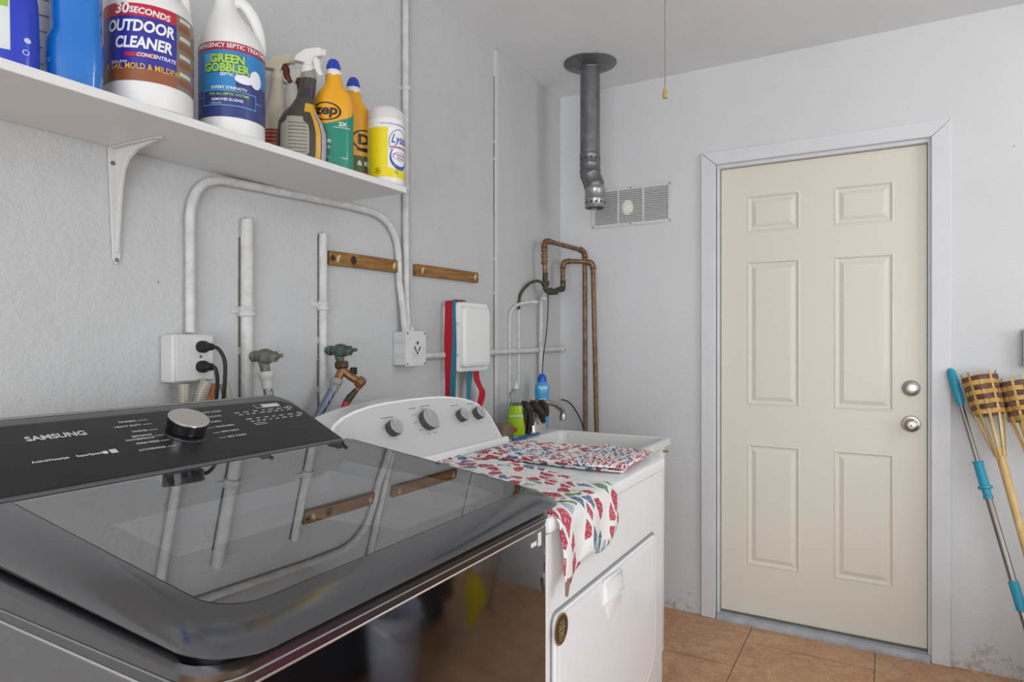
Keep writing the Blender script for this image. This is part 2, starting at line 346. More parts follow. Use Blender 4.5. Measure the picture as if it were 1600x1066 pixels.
# ---------------------------------------------------------------- vent grille
t = thing('vent_grille', 'white slotted metal air vent high on the back wall', 'vent', (.388, 0, 1.87))
x0, x1, z0, z1 = .18, .596, 1.869, 2.066
b = MB(); yb = -.006
for a, c in (((x0, yb, z0), (x1, -.0005, z0+.018)), ((x0, yb, z1-.018), (x1, -.0005, z1)), ((x0, yb, z0+.018), (x0+.018, -.0005, z1-.018)), ((x1-.018, yb, z0+.018), (x1, -.0005, z1-.018))): b.box(a, c)
wd = (x1-x0-.036-.02)/3
for k in (1, 2): xx = x0+.018+wd*k+.01*(k-1); b.box((xx, yb, z0+.018), (xx+.01, -.0005, z1-.018))
b.build('frame', M_paint, t, bevel=.0015)
mb = MB(); mb.box((x0+.01, -.0014, z0+.01), (x1-.01, -.0006, z1-.01)); mb.build('screen', mat('vent_dark', '#8d8d8e', .8), t)
for k in range(3):
    xx = x0+.018+(wd+.01)*k; b = MB(); n = 15
    for i in range(n):
        zc = z0+.020+(i+.5)*(z1-z0-.04)/n
        b.loft([[(x, y, z) for y, z in ((-.0015, zc+.0035), (-.0075, zc-.0025), (-.0075, zc-.0045), (-.0015, zc+.0015))] for x in (xx, xx+wd)])
    b.build('louver_panel', M_paint, t, smooth=False)
for xx, z_ in ((x0+.009, z0+.009), (x1-.009, z0+.009), (x0+.009, z1-.009), (x1-.009, z1-.009), ((x0+x1)/2, z0+.009), ((x0+x1)/2, z1-.009)): b = MB(); b.lathe((xx, yb, z_), (0, -1, 0), [(0, .004), (.002, .003), (.0025, .001)], 10); b.build('screw', M_galv, t)
b = MB(); b.ell((.372, -.003, 1.962), (.03, .0048, .038)); b.build('vent_glare_spot', mat('pale_glare', '#f1ebe0', .15), t)  # pale dome stands in for the round glare spot behind the slats

# ---------------------------------------------------------------- flue pipe
t = thing('flue_pipe', 'grey galvanised flue pipe dropping from the ceiling with a crooked elbow', 'pipe', (.306, -.323, H))
cx, cy = .306, -.323
b = MB(); b.lathe((cx, cy, H-.0005), (0, 0, -1), [(0, .122), (.004, .121), (.012, .10), (.018, .07), (.024, .050), (.03, .049)], 48); b.build('ceiling_flange', M_galv, t)
b = MB(); b.lathe((cx, cy, H-.02), (0, 0, -1), [(0, .0455), (.40, .0455)], 40); b.build('pipe_section', M_galv, t)
def ringband(b, c, ax, r, h, n=12, mi=0):
    b.lathe(c, ax, [(0, r), (h*.1, r+.002), (h*.2, r), (h*.8, r), (h*.9, r+.002), (h, r)], 40, mi)
b = MB(); zc = H-.42
b.lathe((cx, cy, zc), (0, 0, -1), [(0, .0465), (.005, .049), (.01, .0465), (.04, .0465), (.045, .049), (.05, .0465), (.075, .0465), (.08, .050), (.085, .0465), (.092, .047)], 40)
ax2 = Vector((.32, .06, -.92)).normalized(); c2 = Vector((cx, cy, zc-.092)); 
b.lathe(c2-ax2*.022, ax2, [(0, .040), (.018, .0465), (.025, .049), (.03, .0465), (.072, .0465), (.078, .049), (.084, .0465), (.10, .041)], 40)
b.build('elbow', M_galv, t)
c3 = c2+ax2*.070; b = MB()
b.lathe(c3, (0, 0, -1), [(-.012, .040), (0, .0465), (.006, .049), (.012, .0462), (.045, .0462), (.05, .049), (.055, .046), (.085, .046), (.09, .048), (.094, .046), (.0941, .042), (.02, .042)], 40)
b.build('collar', mat('light_galvanised', '#9fa0a1', .35, metal=.8, bump=.3, bscale=30, var=.15, vscale=30), t)
for zz, cc in ((zc-.025, (cx, cy)), (c3.z-.07, (c3.x, c3.y))):
    b = MB()
    for k in range(12):
        a = 2*PI*k/12; p = Vector((cc[0]+.0462*math.cos(a), cc[1]+.0462*math.sin(a), zz)); b.lathe(p, (math.cos(a), math.sin(a), 0), [(0, .006), (.0015, .005), (.002, .001)], 8)
    b.build('dimple_markings', M_dgrey, t)

# pull cord
t = thing('pull_cord', 'thin beige pull cord with small wooden bead hanging from the ceiling', 'cord', (.88, -1.064, H))
b = MB(); b.cyl((.88, -1.064, 2.10), (.88, -1.064, H), .0016, seg=8); b.build('cord', mat('cord_beige', '#8d877a', .8), t)
b = MB(); b.lathe((.88, -1.064, 2.07), (0, 0, 1), [(0, .003), (.003, .008), (.02, .0075), (.03, .005), (.036, .003)], 16); b.build('bead', mat('wooden_bead', '#b99b62', .5), t)
# added lamp, never in view, placed so light falls from the right
t = thing('added_ceiling_lamp', 'round white ceiling lamp added to the right of the door, outside the frame', 'lamp', (2.85, -1.3, H))
b = MB(); b.lathe((2.85, -1.3, H-.0005), (0, 0, -1), [(0, .09), (.03, .09), (.04, .07), (.05, .03)]); b.build('lamp_base', M_whitep, t)
b = MB(); b.ell((2.85, -1.3, H-.13), (.095, .095, .085)); b.build('lamp_globe', mat('lit_globe', '#f4faff', .3, emit=44), t)

# ---------------------------------------------------------------- shelf with bracket
SZ = 1.742
t = thing('wall_shelf', 'long white shelf board on the left wall, held by a steel bracket', 'shelf', (0, -2.5, SZ-.018))
b = MB(); b.box((.001, -3.3, SZ-.018), (.283, -1.628, SZ)); b.build('board', M_shelf, t, bevel=.0015)
br = None
b = MB(); yb0 = -2.300
# vertical leg, horizontal leg and the curved web between them
zt = SZ-.0185
def wdt(k): return .019*(1-k)+.008*k
vl = [(.0015, yb0-.019, zt), (.0015, yb0+.019, zt), (.0015, yb0+.009, 1.475), (.0015, yb0, 1.462), (.0015, yb0-.009, 1.475)]
b.poly(vl, (.003, 0, 0))
hl = [(.002, yb0-.019, zt-.003), (.165, yb0-.009, zt-.003), (.175, yb0, zt-.003), (.165, yb0+.009, zt-.003), (.002, yb0+.019, zt-.003)]
b.poly(hl, (0, 0, .003))
prof = [(.004, zt-.003), (.16, zt-.003)]+[(x, z) for x, z in ((.15, zt-.006), (.09, zt-.013), (.055, zt-.028), (.036, zt-.05), (.026, zt-.085), (.018, zt-.14), (.008, 1.49))]+[(.004, 1.49)]
b.loft([[(x, yb0-.004, z) for x, z in prof], [(x, yb0+.004, z) for x, z in prof]])
br = b.build('shelf_bracket', M_paint, t, bevel=.0012)
for p, ax in (((.0045, yb0-.009, zt-.035), (1, 0, 0)), ((.0045, yb0, 1.474), (1, 0, 0)), ((.15, yb0, zt-.003), (0, 0, -1))): b = MB(); b.lathe(p, ax, [(0, .005), (.0015, .0045), (.002, .002)], 12); b.build('screw', M_galv, br)

# ---------------------------------------------------------------- conduit and pipes on the left wall
def straps(b, y, z, r, w_=.03): b.box((.0005, y-w_/2, z-.007), (.003, y+w_/2, z+.007)); b.lathe((r+.001, y, z-.007), (0, 0, 1), [(0, r+.003), (.014, r+.003)], 20)
t = thing('bent_conduit', 'white painted conduit bending in an arch from outlet box to socket box', 'conduit', (0, -2.128, 1.31))
xc = .014; path = [(xc, -2.128, 1.314), (xc, -2.128, 1.45), (xc, -2.129, 1.56)]+bez((xc, -2.129, 1.585), (xc, -2.128, 1.705), (xc, -2.02, 1.707), 10)+[(xc, -1.8, 1.715), (xc, -1.62, 1.722), (xc, -1.50, 1.722)]+bez((xc, -1.47, 1.721), (xc, -1.345, 1.71), (xc, -1.338, 1.58), 10)+[(xc, -1.335, 1.50), (xc+.006, -1.325, 1.42), (xc+.012, -1.318, 1.325)]
b = MB(); b.tube(path, .0118, 16); b.build('conduit_tube', M_pipep, t)
t2 = thing('vertical_conduit', 'straight white painted conduit running up the wall behind the shelf end', 'conduit', (0, -1.298, 1.33))
b = MB(); b.tube([(.018, -1.292, 1.322), (.015, -1.297, 1.42), (.0135, -1.298, 1.6), (.0135, -1.300, H-.001)], .0125, 16); b.build('conduit_tube', M_pipep, t2)
b = MB(); straps(b, -1.298, 2.19, .0125, .05); b.build('pipe_strap', M_paint, t2)
b = MB(); b.tube([(.008, -1.262, 1.33), (.006, -1.266, 1.6), (.006, -1.268, H-.001)], .006, 10)
tag(b.build('wall_cable', mat('painted_cable', '#bdbcbf', .55), origin=(0, -1.265, 1.33)), 'thin white painted cable beside the tall conduit above the socket box', 'cable')
# shadow gap of old caulk beside conduit
def water_pipe(y, z0, z1, r, label, zcl, elbow=True):
    t = thing('water_pipe', label, 'pipe', (0, y, z0)); b = MB()
    b.tube([(r*.75, y, z0), (r*.75, y, z1-.01), (r*.75, y, z1-.002), (r*.3, y, z1)], [r, r, r, r*.85], 16)
    b.build('pipe_tube', M_pipep, t)
    b = MB(); b.lathe((r*.75, y, zcl-.014), (0, 0, 1), [(0, r+.004), (.007, r+.006), (.014, r+.002), (.022, r+.006), (.028, r+.003)], 20)
    b.box((.0005, y-.04, zcl-.006), (.004, y-r*.8, zcl+.012)); b.build('pipe_clamp', M_pipep, t, bevel=.002)
    b = MB(); z = z0+.1
    while z < z1-.03:
        l = random.uniform(.02, .12); wd_ = random.choice((.001, .0018, .003)); b.box((0, y-r-wd_, z), (.003, y-r+.003, min(z+l, z1))); z += l+random.choice((0, .002, .02))
    b.build('paint_crack', M_crack, t, smooth=False)
    return t
wp1 = water_pipe(-1.963, .5, 1.612, .0165, 'thick white painted water pipe feeding the left hose tap', 1.372)
wp2 = water_pipe(-1.688, .5, 1.616, .0125, 'narrower white painted water pipe feeding the right hose tap', 1.40)

def tap(y, z, M1, label):
    t = thing('hose_tap', label, 'tap', (.02, y, z))
    b = MB(); b.lathe((.018, y, z), (1, 0, 0), [(0, .011), (.012, .012), (.014, .015), (.022, .015), (.024, .011), (.034, .012), (.045, .019), (.062, .021), (.078, .017), (.084, .014)], 20)
    b.lathe((.068, y, z), (.25, 0, -1), [(0, .015), (.018, .014), (.03, .0125), (.05, .0125)], 20)
    b.build('valve_body', M1, t)
    b = MB(); b.lathe((.1, y, z), (1, 0, 0), [(0, .0165), (.014, .0165)], 6); b.lathe((.112, y, z), (1, 0, .12), [(0, .012), (.006, .009), (.012, .0055), (.024, .005), (.028, .0055), (.030, .003)], 14); b.build('valve_stem', M1, t)
    return t
tap(-1.957, 1.252, M_valve, 'grey corroded hose tap on the thick water pipe, without handle')
tap(-1.683, 1.264, M_valveg, 'green corroded hose tap above the brass splitter, without handle')
def braided(name, c, dark):
    m = bpy.data.materials.new(name); m.use_nodes = True; nt = m.node_tree; bb = nt.nodes['Principled BSDF']; tc = nt.nodes.new('ShaderNodeTexCoord')
    wv = nt.nodes.new('ShaderNodeTexWave'); wv.inputs['Scale'].default_value = 130; wv.inputs['Distortion'].default_value = 3; nt.links.new(tc.outputs['Object'], wv.inputs[0])
    nt.links.new(ramp(nt, wv.outputs['Fac'], [(.2, dark), (.7, c)]), bb.inputs['Base Color']); bb.inputs['Metallic'].default_value = .4; bb.inputs['Roughness'].default_value = .35
    return m
# left fill hose
t = thing('fill_hose', 'grey braided fill hose hanging from the left hose tap', 'hose', (.085, -1.957, 1.20))
b = MB(); b.lathe((.080, -1.957, 1.212), (.12, 0, -1), [(0, .019), (.006, .021), (.016, .019), (.02, .016), (.028, .0145), (.045, .0145)], 20); b.build('hose_coupling', mat('pale_coupling', '#b9b8b2', .5, bump=.5, bscale=200), t)
b = MB(); b.tube([(.086, -1.957, 1.17), (.095, -1.955, 1.12), (.108, -1.955, 1.06), (.12, -1.97, .98), (.13, -2.0, .9)], .0125, 16, sub=4); b.build('hose_tube', braided('grey_braid', '#9a9a98', '#5c5c5c'), t)
# splitter with two hoses
t = thing('brass_splitter', 'brass Y splitter with black lever under the green corroded tap', 'splitter', (.08, -1.683, 1.22))
b = MB(); b.lathe((.080, -1.683, 1.232), (.1, 0, -1), [(0, .018), (.004, .02), (.018, .02), (.022, .016)], 8); b.build('swivel_nut', mat('dark_bronze', '#4d3c2e', .5, metal=.6, bump=.5), t)
b = MB(); b.tube([(.083, -1.683, 1.215), (.083, -1.69, 1.195), (.080, -1.705, 1.172)], .0125, 14); b.tube([(.083, -1.683, 1.21), (.100, -1.672, 1.19), (.122, -1.655, 1.172), (.13, -1.65, 1.165)], .012, 14, sub=3)
b.lathe((.118, -1.657, 1.176), (.6, .45, -.6), [(0, .015), (.006, .018), (.02, .018), (.024, .012)], 8)
b.tube([(.128, -1.65, 1.170), (.130, -1.640, 1.172), (.126, -1.640, 1.165), (.118, -1.665, 1.143)], .007, 12, sub=3); b.build('splitter_body', M_brass, t)
b = MB(); b.box((.102, -1.672, 1.192), (.112, -1.648, 1.214)); b.build('lever', M_black, t, bevel=.003)
t = thing('fill_hose', 'blue-grey braided fill hose slanting down from the brass splitter', 'hose', (.08, -1.705, 1.17))
b = MB(); b.lathe((.081, -1.70, 1.182), (-.15, -.35, -1), [(0, .0165), (.005, .019), (.016, .0185), (.02, .015), (.03, .0135), (.042, .0135)], 20); b.build('hose_coupling', mat('grey_coupling', '#8f9390', .5, bump=.5, bscale=200), t)
b = MB(); b.tube([(.077, -1.716, 1.148), (.070, -1.755, 1.09), (.066, -1.80, 1.03), (.075, -1.85, .95), (.09, -1.9, .85)], .0125, 16, sub=4); b.build('hose_tube', braided('blue_braid', '#9197ab', '#4f5670'), t)
t = thing('supply_hose', 'thin hose with a red sleeve hanging from the brass splitter', 'hose', (.115, -1.68, 1.12))
b = MB(); b.tube([(.119, -1.662, 1.146), (.113, -1.677, 1.128)], [.008, .0105], 12); b.cyl((.113, -1.677, 1.130), (.109, -1.692, 1.110), .0105); b.build('crimp_sleeve', M_copg, t)
b = MB(); b.tube([(.109, -1.691, 1.112), (.106, -1.705, 1.075), (.102, -1.71, 1.02), (.10, -1.72, .95), (.09, -1.75, .85)], .011, 14, sub=4); b.build('hose_tube', mat('red_hose', '#b13c49', .45), t)

# ---------------------------------------------------------------- outlet box with plugs
t = thing('outlet_box', 'white surface outlet box with two black plugs at the arched conduit', 'outlet', (0, -2.14, 1.19))
b = MB(); b.box((.0005, -2.198, 1.194), (.05, -2.088, 1.309)); b.build('box_body', M_paint, t, bevel=.006, seg=3)
b = MB(); b.box((.0502, -2.192, 1.198), (.054, -2.094, 1.305)); fp = b.build('face_plate', M_paint, t, bevel=.002)
for zz in (1.279, 1.231):
    b = MB(); b.lathe((.054, -2.128, zz), (1, 0, 0), [(0, .0175), (.0015, .0175)], 28); b.build('socket', mat('socket_white', '#cfcfcd', .4), fp)
b = MB(); b.lathe((.054, -2.128, 1.255), (1, 0, 0), [(0, .004), (.0015, .003)], 10); b.build('screw', M_galv, fp)
def plug(zz, path, name, label):
    p = thing(name, label, 'plug', (.0557, -2.128, zz)); b = MB()
    b.lathe((.0557, -2.128, zz), (1, 0, 0), [(0, .0145), (.014, .0145), (.02, .011), (.034, .009), (.04, .0085)], 16); b.build('plug_body', M_black, p)
    if path: b = MB(); b.tube(path, .0045, 12, sub=5); b.build('cord', M_black, p)
plug(1.279, [(.094, -2.128, 1.279), (.112, -2.122, 1.274), (.122, -2.112, 1.245), (.122, -2.112, 1.19), (.118, -2.115, 1.13), (.13, -2.13, 1.04), (.15, -2.2, .9)], 'power_plug', 'black plug in the upper socket, its cord curving down')
plug(1.231, [(.094, -2.128, 1.231), (.106, -2.125, 1.226), (.106, -2.12, 1.19), (.10, -2.125, 1.12), (.11, -2.16, 1.0), (.12, -2.3, .9)], 'power_plug', 'squat black plug in the lower socket')
# corrugated drain hoses in bag
t = thing('drain_hose', 'clear ribbed hose loop with an orange stripe behind the washer console', 'hose', (.06, -2.14, .95))
cm = bpy.data.materials.new('ribbed_clear'); cm.use_nodes = True; nt = cm.node_tree; tc = nt.nodes.new('ShaderNodeTexCoord'); wv = nt.nodes.new('ShaderNodeTexWave'); wv.inputs['Scale'].default_value = 60; wv.bands_direction = 'Z'; wv.inputs['Distortion'].default_value = 1.5
nt.links.new(tc.outputs['Object'], wv.inputs[0]); nt.links.new(ramp(nt, wv.outputs['Fac'], [(.2, '#7f7f7a'), (.55, '#c9c7bf'), (.9, '#a9967c')]), nt.nodes['Principled BSDF'].inputs['Base Color']); nt.nodes['Principled BSDF'].inputs['Roughness'].default_value = .3
b = MB(); b.tube([(.045, -2.165, 1.19), (.05, -2.168, 1.14), (.052, -2.165, 1.05), (.06, -2.165, .95)], .014, 16, sub=4); b.build('hose_tube', cm, t); b = MB()
b.tube([(.07, -2.12, 1.195), (.062, -2.135, 1.15), (.062, -2.138, 1.05), (.065, -2.14, .95)], .017, 16, sub=4); b.build('hose_tube', cm, t); b = MB(); b.tube([(.088, -2.09, 1.19), (.095, -2.083, 1.14), (.095, -2.095, 1.05), (.09, -2.1, .95)], .012, 14, sub=4); b.build('hose_tube', cm, t)
b = MB(); b.tube([(.085, -2.11, 1.19), (.080, -2.118, 1.15), (.092, -2.108, 1.11), (.095, -2.12, 1.05)], .0045, 10, sub=4); b.build('stripe', mat('orange_stripe', '#b5622c', .5), t)

# ---------------------------------------------------------------- wood strips
def strip(ya, za, yb_, zb, hgt, label):
    t = thing('wood_strip', label, 'wooden strip', (0, (ya+yb_)/2, za), 'nailed wooden strips'); b = MB()
    b.loft([[(.0008, y, z-hgt/2), (.018, y, z-hgt/2), (.018, y, z+hgt/2), (.0008, y, z+hgt/2)] for y, z in ((ya, za), ((ya+yb_)/2, (za+zb)/2+.001), (yb_, zb))]); s_ = b.build('slat', M_wood, t, bevel=.0015)
    for y in (ya+.035, yb_-.025):
        z = za+(zb-za)*(y-ya)/(yb_-ya); b = MB(); b.lathe((.018, y, z), (1, 0, 0), [(0, .0075), (.0015, .006), (.0018, .003)], 9); b.ell((.019, y+.004, z+.008), (.002, .006, .004)); b.ell((.019, y-.003, z-.009), (.002, .005, .003)); b.build('nail_patch', mat('putty', '#c9b592', .8), t)
    return t
t = strip(-1.668, 1.549, -1.342, 1.553, .043, 'brown wooden strip left of the conduits, with a dark round knot')
b = MB(); b.lathe((.018, -1.565, 1.551), (1, 0, 0), [(0, .014), (.0008, .013)], 20); b.build('knot', mat('dark_knot', '#3b2110', .7), t); b = MB(); b.lathe((.018, -1.655, 1.549), (1, 0, 0), [(0, .012), (.0008, .011)], 4); b.build('knot', mat('dark_knot', '#3b2110', .7), t)
strip(-1.242, 1.552, -.828, 1.557, .042, 'brown wooden strip right of the conduits, above the weatherproof box')

# ---------------------------------------------------------------- dryer socket box + horizontal conduit + weatherproof box
t = thing('socket_box', 'square white metal socket box with four-slot dryer outlet, below the vertical conduits', 'outlet', (0, -1.3, 1.205))
b = MB(); b.box((.0005, -1.352, 1.208), (.056, -1.245, 1.325)); b.build('box_body', M_paint, t, bevel=.003)
for zz in (1.24, 1.29):
    for xx in (.018, .04): b = MB(); b.lathe((xx, -1.3525, zz), (0, -1, 0), [(0, .0095), (.0008, .0095), (.0009, .008), (.0003, .0075)], 18); b.build('knockout', M_pipep, t)
b = MB(); b.box((.0565, -1.355, 1.205), (.060, -1.242, 1.328)); fp = b.build('face_plate', M_paint, t, bevel=.0015)
b = MB(); b.lathe((.060, -1.295, 1.267), (1, 0, 0), [(0, .029), (.003, .029), (.004, .027), (.003, .0245), (.003, .0005)], 32); sk = b.build('socket', M_paint, fp)
b = MB()
b.box((.0632, -1.298, 1.281), (.0642, -1.290, 1.291)); b.poly([(.0632, -1.313, 1.272), (.0632, -1.309, 1.274), (.0632, -1.300, 1.258), (.0632, -1.304, 1.256)], (.001, 0, 0)); b.poly([(.0632, -1.277, 1.272), (.0632, -1.281, 1.274), (.0632, -1.290, 1.258), (.0632, -1.286, 1.256)], (.001, 0, 0)); b.box((.0632, -1.298, 1.246), (.0642, -1.292, 1.256))
b.build('slot_markings', M_black, sk, smooth=False)
for y, z in ((-1.346, 1.213), (-1.25, 1.213), (-1.346, 1.32), (-1.25, 1.32)): b = MB(); b.lathe((.060, y, z), (1, 0, 0), [(0, .004), (.001, .004)], 10); b.build('screw', M_galv, fp)
b = MB(); b.lathe((.03, -1.318, 1.325), (0, 0, 1), [(0, .016), (.008, .016), (.01, .014), (.02, .014)], 8); b.build('connector_nut', M_pipep, t); b = MB(); b.lathe((.03, -1.290, 1.325), (0, 0, 1), [(0, .014), (.007, .014), (.009, .012), (.018, .012)], 8)
b.build('connector_nut', M_pipep, t)
t = thing('horizontal_conduit', 'white painted conduit running level from socket box into the room corner', 'conduit', (0, -.6, 1.24))
b = MB(); b.tube([(.018, -1.24, 1.237), (.016, -.9, 1.241), (.014, -.6, 1.245), (.014, -.02, 1.251)], .0125, 16); b.lathe((.014, -.03, 1.251), (0, 1, 0), [(0, .013), (.004, .018), (.02, .018), (.028, .02)]); b.build('conduit_tube', M_pipep, t)
t = thing('switch_enclosure', 'white weatherproof switch box with hinged lid and straps over it', 'electrical box', (0, -.98, 1.18))
yl, yr = -1.06, -.835
b = MB(); b.loft([[(x, y, z) for y, z in rrect(yl+i, yr-i, 1.178+i, 1.440-i, .02)] for x, i in ((.001, .006), (.055, .003), (.058, 0))]); b.build('box_body', M_whitep, t)
b = MB(); b.loft([[(x, y, z) for y, z in rrect(yl-.005+i, yr+.005-i, 1.173+i, 1.445-i, .022)] for x, i in ((.059, .001), (.064, 0), (.068, .002), (.069, .016), (.088, .020), (.093, .026), (.094, .04))]); ld = b.build('lid', M_whitep, t)
for zz in (1.24, 1.36):
    b = MB(); b.box((.045, yl-.013, zz-.003), (.072, yl-.0055, zz+.003)); b.box((.0695, yl-.013, zz-.004), (.073, yl+.012, zz+.004)); b.build('hinge_clip', M_chrome, ld, bevel=.001)
def strap_(name, label, path, w_, m, side=False):
    P = smooth([Vector(p) for p in path], 6); b = MB(); n = Vector((1, 0, 0)) if side else Vector((0, 1, 0))
    rings = []
    for i, p in enumerate(P):
        wi = (w_[0]+(w_[1]-w_[0])*i/(len(P)-1))*(1+.12*math.sin(i*.35)); d = (P[min(i+1, len(P)-1)]-P[max(i-1, 0)]).normalized(); o = d.cross(n).normalized()*.0012; wv = n*wi/2
        rings.append([tuple(p-wv-o), tuple(p+wv-o), tuple(p+wv+o), tuple(p-wv+o)])
    b.loft(rings); tag(b.build(name, m, origin=path[-1]), label, 'strap')
strap_('fabric_strap', 'wide red strap hanging over the left edge of the weatherproof box', [(.046, -1.00, 1.4485), (.046, -1.05, 1.4485), (.046, -1.0745, 1.435), (.046, -1.0765, 1.36), (.046, -1.0775, 1.25), (.044, -1.076, 1.15), (.042, -1.075, 1.05), (.044, -1.074, .98)], (.052, .036), M_red, True)
strap_('fabric_strap', 'teal strap hanging beside the wide red strap, left of the weatherproof box', [(.064, -1.00, 1.4505), (.064, -1.052, 1.4505), (.068, -1.0785, 1.435), (.072, -1.0815, 1.3), (.066, -1.0805, 1.16), (.062, -1.079, 1.06), (.060, -1.078, .98)], (.008, .030), M_teal, True)
strap_('fabric_strap', 'short curly red strap end showing below the weatherproof box', [(.05, -.895, 1.170), (.052, -.895, 1.14), (.055, -.878, 1.11), (.058, -.862, 1.085), (.056, -.868, 1.05), (.055, -.885, 1.02)], (.036, .044), M_red)
strap_('fabric_strap', 'narrow dark teal strap end below the weatherproof box', [(.045, -.930, 1.170), (.045, -.94, 1.12), (.045, -.945, 1.05), (.045, -.945, 1.0)], (.034, .016), M_teal)
b = MB(); b.tube([(.008, -.985, 1.178), (.008, -.985, .9)], .008, 12); tag(b.build('wall_cable', M_pipep, origin=(.008, -.985, .9)), 'white painted cable dropping below the weatherproof box', 'cable')

# ---------------------------------------------------------------- thin pipes near the sink
def thin(name, label, cat, path, r, m, sub=5):
    b = MB(); b.tube(path, r, 12, sub=sub); return tag(b.build(name, m, origin=path[-1]), label, cat)
thin('thin_pipe', 'thin white painted pipe curving over, left of the dark-topped one', 'pipe', [(.055, -.37, 1.478), (.03, -.42, 1.475), (.012, -.50, 1.455), (.006, -.545, 1.41), (.005, -.548, 1.3), (.005, -.55, 1.0), (.005, -.55, .7)], .0075, M_pipep)
t = thing('thin_pipe', 'thin pipe leaving the copper joint, dark at its top and painted white below', 'pipe', (.006, -.44, .7))
b = MB(); b.tube([(.07, -.34, 1.570), (.045, -.36, 1.580), (.022, -.40, 1.56), (.008, -.45, 1.51), (.005, -.462, 1.44)], .007, 12, sub=5); b.build('bare_end', M_copg, t)
b = MB(); b.tube([(.005, -.462, 1.44), (.005, -.462, 1.3), (.005, -.465, 1.0), (.005, -.465, .7)], .007, 12, sub=3); b.build('painted_run', M_pipep, t)
t = thing('riser_pipe', 'white painted riser pipe under the corroded copper joint', 'pipe', (.02, -.27, .7))
b = MB(); b.tube([(.026, -.27, 1.50), (.02, -.268, 1.2), (.02, -.268, .7)], .010, 14, sub=3); b.build('pipe_tube', M_pipep, t)
b = MB(); b.lathe((.04, -.275, 1.49), (.2, 0, 1), [(0, .011), (.003, .018), (.02, .019), (.026, .013), (.035, .012)], 12); b.build('coupling', M_pipep, t)
thin('hanging_wire', 'thin black wire hanging from the copper joint down the corner', 'wire', [(.075, -.30, 1.53), (.07, -.285, 1.48), (.06, -.28, 1.35), (.05, -.30, 1.2), (.05, -.31, 1.1)], .0025, M_black)
thin('black_cable', 'thin black cord on the back wall dropping behind the sink', 'cord', [(.01, -.012, .985), (.05, -.010, .975), (.09, -.010, .935), (.13, -.010, .86), (.15, -.01, .75)], .003, M_black)

# ---------------------------------------------------------------- copper pipes
r = .0115
def copper(label, pts, fit, extra=None, grp='copper water pipes'):
    t = thing('copper_pipe', label, 'pipe', (pts[-1][0], pts[-1][1], pts[-1][2]), grp)
    P = [Vector(pts[0])]; R = .022
    for i in range(1, len(pts)-1):
        a, c, d = Vector(pts[i-1]), Vector(pts[i]), Vector(pts[i+1]); P += bez(c+(a-c).normalized()*R, c, c+(d-c).normalized()*R, 6)
    P.append(Vector(pts[-1])); b = MB(); b.tube(P, r, 16); b.build('pipe_tube', M_cop, t)
    for i in fit:
        b = MB()
        a, c, d = Vector(pts[i-1]), Vector(pts[i]), Vector(pts[i+1]); b.tube(bez(c+(a-c).normalized()*.034, c, c+(d-c).normalized()*.034, 10), r+.0028, 16)
        for q in (a, d): u = (q-c).normalized(); b.lathe(c+u*.03, u, [(0, r+.003), (.003, r+.005), (.007, r+.003)], 16)
        b.build('elbow_fitting', mat('copper_fitting', '#7f5f42', .45, metal=.5, bump=.5, bscale=90, var=.35, vscale=60), t)
    return t
JA = (.075, -.325, 1.545)
tA = copper('copper pipe with the higher top run, standing nearer the room corner', [(.075, -.325, 1.56), (.073, -.333, 1.776), (.160, -.048, 1.752), (.158, -.034, .30)], (1, 2))
for z in (1.66, 1.69, 1.72): b = MB(); b.lathe((.0735, -.331, z), (0, 0, 1), [(0, r+.002), (.004, r+.005), (.018, r+.004), (.022, r+.001)], 16); b.build('coupling', M_brass, tA)
tB = copper('copper pipe with the lower top run, standing nearer the vent', [(.078, -.135, 1.56), (.078, -.135, 1.697), (.205, -.050, 1.693), (.232, -.034, .30)], (1, 2))
t = thing('pipe_junction', 'dark corroded joint linking both copper pipes and a valve in the corner', 'pipe joint', JA)
b = MB(); b.tube([(.075, -.325, 1.62), (.075, -.325, 1.555), (.08, -.31, 1.535), (.09, -.27, 1.53), (.085, -.2, 1.548), (.078, -.138, 1.556), (.078, -.135, 1.60)], .0135, 14, sub=4)
b.ell((.085, -.29, 1.533), (.022, .026, .018)); b.ell((.085, -.235, 1.535), (.016, .022, .016)); b.lathe((.075, -.325, 1.57), (0, 0, 1), [(-.012, .014), (-.01, .02), (.01, .02), (.012, .014)], 10)
b.build('joint_body', M_copg, t)

# ---------------------------------------------------------------- utility sink and what stands on it
t = thing('utility_sink', 'deep white plastic utility sink between dryer and back wall', 'sink', (.38, -.71, 0))
X0, X1, Y0, Y1, ZR = .035, .712, -1.05, -.405, .886
def rr3(x0, x1, y0, y1, r_, z): return [(x, y, z) for x, y in rrect(x0, x1, y0, y1, r_, 5)]
b = MB(); bx0 = .20
b.loft([rr3(.12, .66, -1.0, -.46, .03, .55), rr3(X0+.03, X1-.03, Y0+.03, Y1-.03, .03, .855), rr3(X0+.012, X1-.012, Y0+.012, Y1-.012, .02, .858), rr3(X0, X1, Y0, Y1, .02, .862), rr3(X0, X1, Y0, Y1, .02, ZR-.004), rr3(X0+.004, X1-.004, Y0+.004, Y1-.004, .018, ZR),
        rr3(bx0, X1-.022, Y0+.022, Y1-.022, .04, ZR), rr3(bx0+.004, X1-.026, Y0+.026, Y1-.026, .04, ZR-.004), rr3(bx0+.02, X1-.06, Y0+.06, Y1-.06, .05, ZR-.30), rr3(bx0+.05, X1-.1, Y0+.1, Y1-.1, .05, ZR-.32)])
b.build('basin', M_whitep, t)
for x in (.13, .672):
    for y in (Y0+.045, Y1-.04):
        b = MB(); b.loft([rr3(x-.014, x+.014, y-.014, y+.014, .004, 0), rr3(x-.018, x+.018, y-.018, y+.018, .005, .853)]); b.build('leg', M_white, t)
